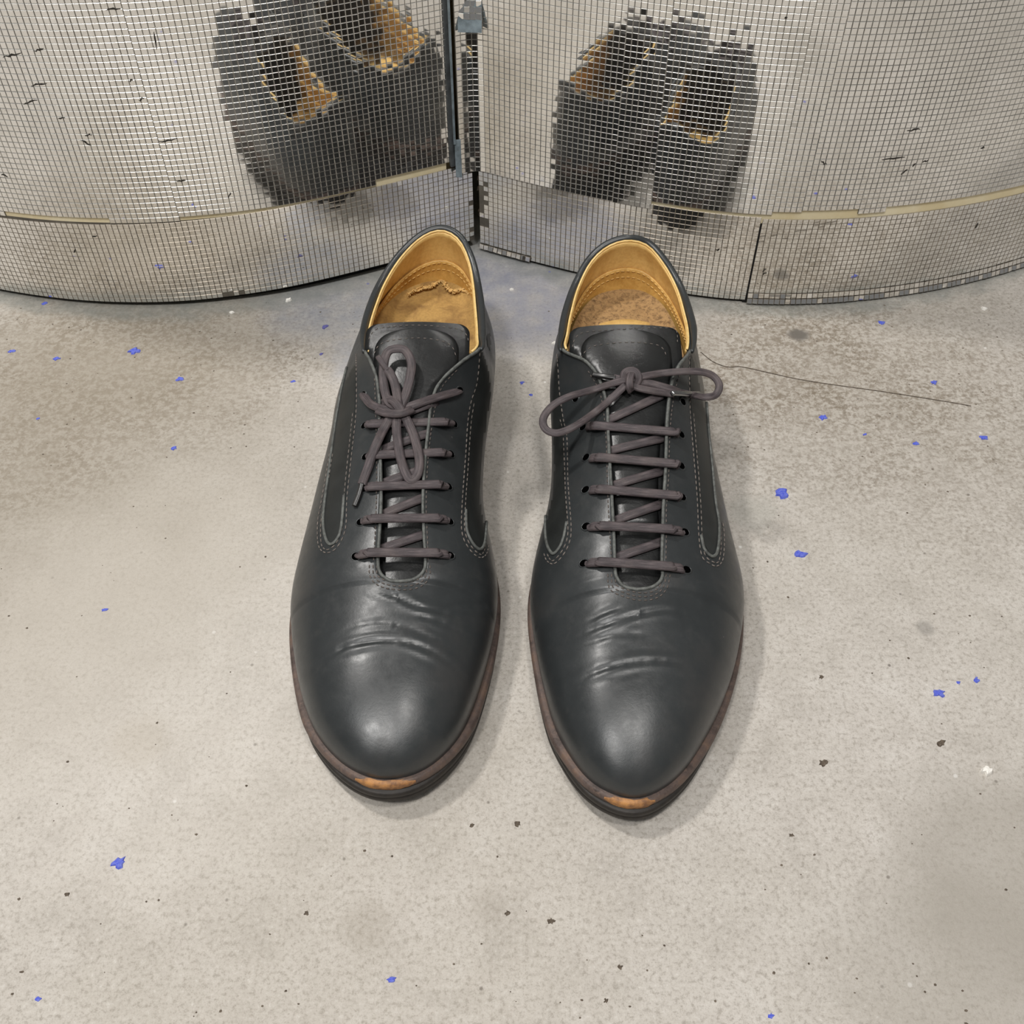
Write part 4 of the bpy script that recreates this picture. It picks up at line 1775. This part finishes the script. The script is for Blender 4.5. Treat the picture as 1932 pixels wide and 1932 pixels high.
B = dict(
    label='black leather lace-up shoe at right, its bow spread crosswise with a silver lace tip', tip=0.1838,
    outline=[(0.0452, 0.1840), (0.0537, 0.1847), (0.0627, 0.1904), (0.0723, 0.1997), (0.0803, 0.2117), (0.0889, 0.2267), (0.0972, 0.2451), (0.1027, 0.2617),
             (0.1067, 0.2792), (0.1080, 0.2944), (0.1045, 0.3150), (0.1000, 0.3400), (0.0950, 0.3700), (0.0922, 0.4000), (0.0915, 0.4300), (0.0885, 0.4550), (0.0810, 0.4750),
             (0.0630, 0.4860), (0.0450, 0.4760), (0.0335, 0.4550), (0.0280, 0.4300), (0.0258, 0.4000), (0.0235, 0.3700), (0.0200, 0.3400), (0.0125, 0.3160), (0.0083, 0.3000), (0.0070, 0.2850),
             (0.0088, 0.2617), (0.0113, 0.2424), (0.0154, 0.2216), (0.0206, 0.2092), (0.0267, 0.1973), (0.0349, 0.1893)],
    cx=[(0.18, 0.0465), (0.23, 0.050), (0.27, 0.054), (0.33, 0.0545), (0.40, 0.0550), (0.45, 0.0585), (0.49, 0.0620)],
    crown=[(0.18, 0.036), (0.21, 0.0400), (0.24, 0.0455), (0.265, 0.0520), (0.29, 0.0590), (0.32, 0.0680), (0.35, 0.0765), (0.38, 0.0845), (0.41, 0.090)],
    wear=(0.0340, 0.0605),
    edge=[(1200, 1112), (1177, 1106), (1163, 1088), (1160, 1060), (1158, 1010), (1155, 950), (1151, 880), (1147, 810), (1145, 765), (1130, 715), (1105, 682), (1062, 660, 0.0790),
          (1064, 630, 0.0745), (1073, 585, 0.0705), (1088, 540, 0.0695), (1112, 495, 0.0745), (1143, 466, 0.0800), (1182, 453, 0.0830), (1222, 462, 0.0800), (1256, 500, 0.0740),
          (1281, 545, 0.0695), (1296, 590, 0.0705), (1304, 628, 0.0745), (1302, 662, 0.0790), (1281, 690), (1267, 725), (1261, 765), (1258, 810), (1256, 880), (1252, 950), (1250, 1010), (1249, 1060), (1249, 1090), (1232, 1107), (1207, 1112)],
    cornL=(1062, 660, 0.0790), cornR=(1302, 662, 0.0790),
    tongue=(1072, 1284, 612, 0.0880), t2=26, zin=0.0490, tgrip=0.62,
    crz=0.047,
    creases=[[(1095, 1262), (1140, 1252), (1200, 1244), (1270, 1241), (1350, 1246)], [(1090, 1188), (1150, 1178), (1210, 1166), (1270, 1158), (1340, 1168)],
             [(1110, 1168), (1140, 1160), (1170, 1154)], [(1060, 1035), (1100, 1028), (1140, 1022)], [(1080, 1102), (1115, 1100), (1150, 1100)], [(1290, 1098), (1340, 1104), (1380, 1110)], [(1105, 1205), (1160, 1198), (1220, 1200)]],
    cramp=[0.0007, 0.0008, 0.0006, 0.0006, 0.0005, 0.0005, 0.0004],
    panel_stitch=[([(1051, 668), (1053, 690), (1056, 740), (1063, 790), (1070, 826), (1072, 908), (1078, 996), (1073, 1028), (1060, 1051), (1045, 1064), (1032, 1058), (1026, 1042)], 6),
                  ([(1301, 672), (1300, 700), (1301, 740), (1302, 780), (1308, 855), (1315, 939), (1318, 1008), (1324, 1049), (1338, 1063), (1353, 1068), (1364, 1053), (1366, 1008), (1361, 976)], -6)],
    dbl=3,
    facing_stitch=[[(1110, 700), (1130, 735), (1139, 775), (1144, 830), (1146, 900), (1148, 960), (1151, 1010), (1154, 1066)], [(1290, 690), (1276, 725), (1267, 775), (1263, 830), (1261, 900), (1257, 960), (1257, 1010), (1256, 1066)]],
    u_stitch=[(1147, 1083), (1149, 1108), (1163, 1120), (1200, 1132), (1234, 1130), (1256, 1114), (1264, 1085)], u_dir=-1,
    tongue_stitch=[[(1080, 655), (1086, 638), (1105, 627), (1180, 621), (1260, 619), (1276, 624), (1278, 650)], [(1096, 676), (1108, 660), (1130, 651), (1185, 646), (1235, 650), (1252, 660), (1258, 678)]],
    panels=[([(1040, 815), (1036, 880), (1031, 960), (1030, 1005), (1034, 1030), (1044, 1045), (1056, 1034), (1064, 1015), (1070, 985)],
             ([(1054, 650), (1048, 690), (1045, 740), (1041, 815), (1037, 880), (1032, 960), (1031, 1005), (1035, 1030), (1043, 1043)], [(1058, 650), (1054, 690), (1056, 745), (1064, 815), (1066, 880), (1069, 950), (1069, 985), (1063, 1017), (1046, 1043)])),
            ([(1322, 1010), (1328, 1036), (1342, 1050), (1352, 1042), (1356, 1010), (1355, 980), (1349, 945), (1342, 871), (1336, 814), (1332, 760)],
             ([(1306, 650), (1302, 690), (1303, 760), (1308, 814), (1313, 871), (1318, 945), (1321, 985), (1325, 1018), (1341, 1048)], [(1313, 640), (1322, 690), (1331, 760), (1335, 814), (1341, 871), (1348, 945), (1354, 985), (1354, 1018), (1343, 1048)]))],
    eyelets=[((1102, 1063), 1), ((1106, 993), 1), ((1105, 924), 1), ((1106, 863), 1), ((1100, 806), 1), ((1086, 752), 1), ((1295, 1075), 1), ((1292, 1004), 1), ((1287, 938), 1), ((1285, 879), 1), ((1285, 820), 1), ((1288, 758), 1)],
    bars=[((1104, 1063), (1294, 1075)), ((1108, 995), (1292, 1004)), ((1108, 925), (1288, 939)), ((1108, 865), (1285, 879)), ((1102, 805), (1286, 819))],
    diags=[((1160, 1055), (1252, 1022)), ((1158, 985), (1252, 950)), ((1156, 918), (1254, 888)), ((1152, 852), (1256, 826)), ((1147, 795), (1246, 748))],
    bow=[('bow_loop', [(1186, 716, 0.0050), (1160, 722, 0.0052), (1120, 735, 0.0052), (1075, 748, 0.0060, 0.083), (1042, 766, 0.006, 0.081), (1025, 790, 0.006, 0.079), (1030, 810, 0.006, 0.077), (1052, 817, 0.006, 0.077), (1085, 804, 0.006, 0.080), (1120, 780, 0.0050), (1150, 755, 0.0048), (1180, 727, 0.0048)]),
         ('bow_loop', [(1192, 716, 0.0055), (1215, 710, 0.0060), (1250, 704, 0.0062), (1290, 701, 0.0060, 0.0885), (1325, 702, 0.006, 0.087), (1347, 711, 0.006, 0.085), (1357, 728, 0.006, 0.083), (1350, 745, 0.006, 0.081), (1330, 749, 0.006, 0.081), (1300, 744, 0.0030), (1270, 735, 0.0040), (1230, 724, 0.0046), (1196, 720, 0.0048)]),
         ('lace_end', [(1186, 722, 0.0042), (1205, 732, 0.0046), (1235, 738, 0.0050), (1262, 742, 0.0056), (1272, 743, 0.0058)]),
         ('lace_end', [(1186, 720, 0.0040), (1176, 717, 0.0042), (1165, 714, 0.0042), (1158, 713, 0.0042)]),
         ('knot', [(1176, 722, 0.0042), (1178, 705, 0.0068), (1188, 699, 0.0082), (1200, 702, 0.0082), (1205, 714, 0.0070), (1200, 726, 0.0046)]),
         ('knot', [(1192, 702, 0.0078), (1188, 716, 0.0088), (1188, 730, 0.0074), (1190, 738, 0.0042)])],
    aglets=[([(1268, 742, 0.0060), (1294, 743, 0.0062), (1320, 743, 0.0064)], 'metal_aglet'), ([(1162, 713, 0.0042), (1140, 710, 0.0040), (1118, 707, 0.0036)], 'aglet')],
    insole=M['insole'], bow_w=0.0018, extra=[],
    sock=(1130, 617, 1225, 615),
)
make_shoe(A)
make_shoe(B)


# ------------------------------------------------------------------ paint chips, grit and crumbs on the floor
def chip(name, px, py, w, mat, label, cat, group, flat=0.35, asp=0.75, seed=0):
    rnd = random.Random(seed * 7 + int(px) * 31 + int(py))
    c = G(px, py)
    d = (c - CAMV).length
    r = w / FPX * d / 2
    n = 13
    ang = rnd.uniform(0, pi)
    rim0, rim1 = [], []
    for i in range(n):
        a = 2 * pi * i / n
        k = rnd.uniform(0.5, 1.25)
        x, y = r * k * cos(a), r * asp * k * sin(a)
        X, Y = x * cos(ang * 0.2) - y * sin(ang * 0.2), x * sin(ang * 0.2) + y * cos(ang * 0.2)
        rim0.append(Vector((X, Y, 0)))
        rim1.append(Vector((X * 0.78, Y * 0.78, r * flat * rnd.uniform(0.7, 1.2))))
    v = [c + p + Vector((0, 0, 0.00005)) for p in rim0] + [c + p for p in rim1] + [c + Vector((rnd.uniform(-0.2, 0.2) * r, rnd.uniform(-0.2, 0.2) * r, r * flat * 1.3))]
    f = [(i, (i + 1) % n, n + (i + 1) % n, n + i) for i in range(n)] + [(n + i, n + (i + 1) % n, 2 * n) for i in range(n)] + [tuple(range(n - 1, -1, -1))]
    me = bpy.data.meshes.new(name)
    me.from_pydata([tuple(q - c) for q in v], [], f)
    me.materials.append(mat)
    o = bpy.data.objects.new(name, me)
    o.location = c
    COL.objects.link(o)
    tag(o, label, cat, group)
    return o


BLUE = [
    (254, 663, 24, 'largest blue paint chip on the rough floor left of the left shoe, near the column'),
    (22, 663, 12, 'small blue paint chip at the far left edge, level with the large blue chip'),
    (107, 677, 13, 'small blue paint chip between the large blue chip and the left frame edge'),
    (340, 715, 15, 'blue paint chip on bare concrete below and right of the large left chip'),
    (553, 720, 10, 'tiny blue paint chip just left of the left shoe upper, level with its bow'),
    (328, 846, 13, 'lone blue paint chip left of the left shoe, level with its upper laces'),
    (72, 790, 8, 'tiny blue paint chip in the dark rough patch at the left'),
    (198, 1151, 12, 'lone dull blue chip on clean concrete far left, level with the shoe vamps'),
    (225, 1628, 25, 'large blue paint chip alone on the lower left floor, in front of the shoes'),
    (739, 1849, 16, 'lone blue paint chip at the bottom, in front of the left shoe toe'),
    (72, 1885, 11, 'blue paint chip in the bottom left corner of the floor'),
    (1477, 932, 32, 'wide blue paint chip right of the right shoe, level with its middle laces'),
    (1508, 1046, 28, 'rounded bright blue paint chip right of the right shoe, level with its lowest laces'),
    (1771, 1308, 22, 'larger blue paint chip of the cluster at right, level with the shoe toes'),
    (1841, 1283, 14, 'blue chip at the right end of the small cluster level with the shoe toes'),
    (1808, 1288, 9, 'tiny middle blue chip of the cluster at right, level with the shoe toes'),
    (1762, 722, 14, 'blue paint chip beside the long hair crack, on the right rear floor'),
    (1857, 826, 17, 'blue paint chip near the right frame edge, below the hair crack'),
    (1728, 837, 15, 'blue paint chip on the right floor, left of the one by the frame edge'),
    (1553, 788, 17, 'blue paint chip on mottled concrete close to the right shoe, level with its bow'),
    (1632, 820, 9, 'tiny blue chip midway between two larger chips on the right rear floor'),
    (1663, 609, 14, 'blue paint chip at the foot of the right column, right of the round stain'),
    (985, 722, 11, 'bright blue chip between the two shoes, nearer the left shoe heel'),
    (1002, 745, 9, 'smaller dull blue chip between the two shoes, nearer the right shoe'),
    (85, 572, 12, 'blue chip touching the foot of the left column at far left'),
    (1455, 1917, 12, 'blue chip at the bottom edge, right of centre'),
]
for i, (x, y, w, lb) in enumerate(BLUE):
    chip('paint_chip', x, y, w, M['blue'], lb, 'paint chip', 'blue paint chips on the floor', 0.22, seed=i)
for i, (x, y, w, lb) in enumerate([(612, 617, 16, 'dark violet paint chip behind and left of the left shoe heel'),
                                   (606, 668, 9, 'tiny violet paint chip just left of the left shoe ankle')]):
    chip('paint_chip', x, y, w, M['violet'], lb, 'paint chip', 'blue paint chips on the floor', 0.25, seed=i + 40)
GRIT = [
    (1776, 1402, 18, 'dark grit crumb on the right floor, below the blue chip cluster'),
    (1552, 1440, 18, 'dark grit crumb right of the right shoe toe'),
    (976, 1555, 15, 'dark grit crumb in front, between the two shoe toes'),
    (1040, 1738, 14, 'dark grit crumb at centre bottom, lower right of the crumb between the toes'),
    (958, 1722, 12, 'dark grit crumb at centre bottom, left of its neighbour'),
    (1170, 1825, 11, 'small dark grit crumb near the bottom, in front of the right shoe'),
    (1144, 1888, 10, 'lowest small dark grit crumb, in front of the right shoe'),
    (1493, 1576, 10, 'small dark grit crumb lower right of the right shoe toe'),
    (1550, 1278, 11, 'thin dark grit sliver right of the right shoe vamp'),
    (578, 1723, 10, 'small dark grit crumb in front of the left shoe, at lower left'),
    (127, 1688, 10, 'small dark grit crumb at lower left, below the large blue chip'),
    (890, 1558, 10, 'small dark grit crumb right of the left shoe toe'),
]
for i, (x, y, w, lb) in enumerate(GRIT):
    chip('grit', x, y, w, M['grit'], lb, 'grit', 'dark grit crumbs on the floor', 0.3, seed=i + 60)
CH = [
    (1861, 1455, 24, 'white chalky crumb on the floor near the right frame edge'),
    (545, 567, 14, 'pale crumb at the foot of the left column, left of the left shoe heel'),
    (966, 547, 10, 'small white crumb between the shoe heels'),
    (1856, 583, 12, 'pale crumb at the foot of the right column at far right'),
    (437, 590, 10, 'small pale crumb near the left column foot, left of the larger crumb'),
    (1045, 648, 11, 'small white crumb on blue-grey floor beside the right shoe heel'),
]
for i, (x, y, w, lb) in enumerate(CH):
    chip('crumb', x, y, w, M['chalk'], lb, 'crumb', 'pale crumbs on the floor', 0.5, seed=i + 90)
# thin hair lying on the floor
mb = MB()
hp = [G(x, y, 0.0003) for x, y in ((1322, 664), (1345, 682), (1372, 692), (1400, 692), (1450, 703), (1500, 714), (1560, 724), (1640, 735), (1720, 747), (1800, 760), (1832, 766))]
hpx = cr(hp, 5)
mb.tube(hpx, 0.00022, 0.00022, None, 6)
ho = mb.build('hair', M['grit'])
tag(ho, 'long thin dark hair lying on the floor behind the right shoe', 'hair')
# tiny countless specks
mb = MB()
rnd = random.Random(5)
for i in range(420):
    u = rnd.random()
    if u < 0.5:
        px, py = rnd.uniform(0, 1932), rnd.uniform(560, 1932)
    else:
        px, py = rnd.uniform(0, 1932), 560 + 330 * rnd.random() ** 1.3
    c = G(px, py)
    if hypot(c.x - LCOL[0], c.y - LCOL[1]) < LCOL[2] + 0.006 or hypot(c.x - RCOL[0], c.y - RCOL[1]) < RCOL[2] + 0.006:
        continue
    if (-0.108 < c.x < 0.112) and 0.18 < c.y < 0.5:
        continue
    r = rnd.uniform(0.00025, 0.0007)
    n = 5
    v = [c + Vector((r * cos(2 * pi * k / n) * rnd.uniform(0.7, 1.3), r * sin(2 * pi * k / n) * rnd.uniform(0.6, 1.1), 0.00005)) for k in range(n)] + [c + Vector((0, 0, r * 0.5))]
    mb.add(v, [(k, (k + 1) % n, n) for k in range(n)])
sp_ = mb.build('specks', M['grit'], fl, smooth=False, kind='stuff')
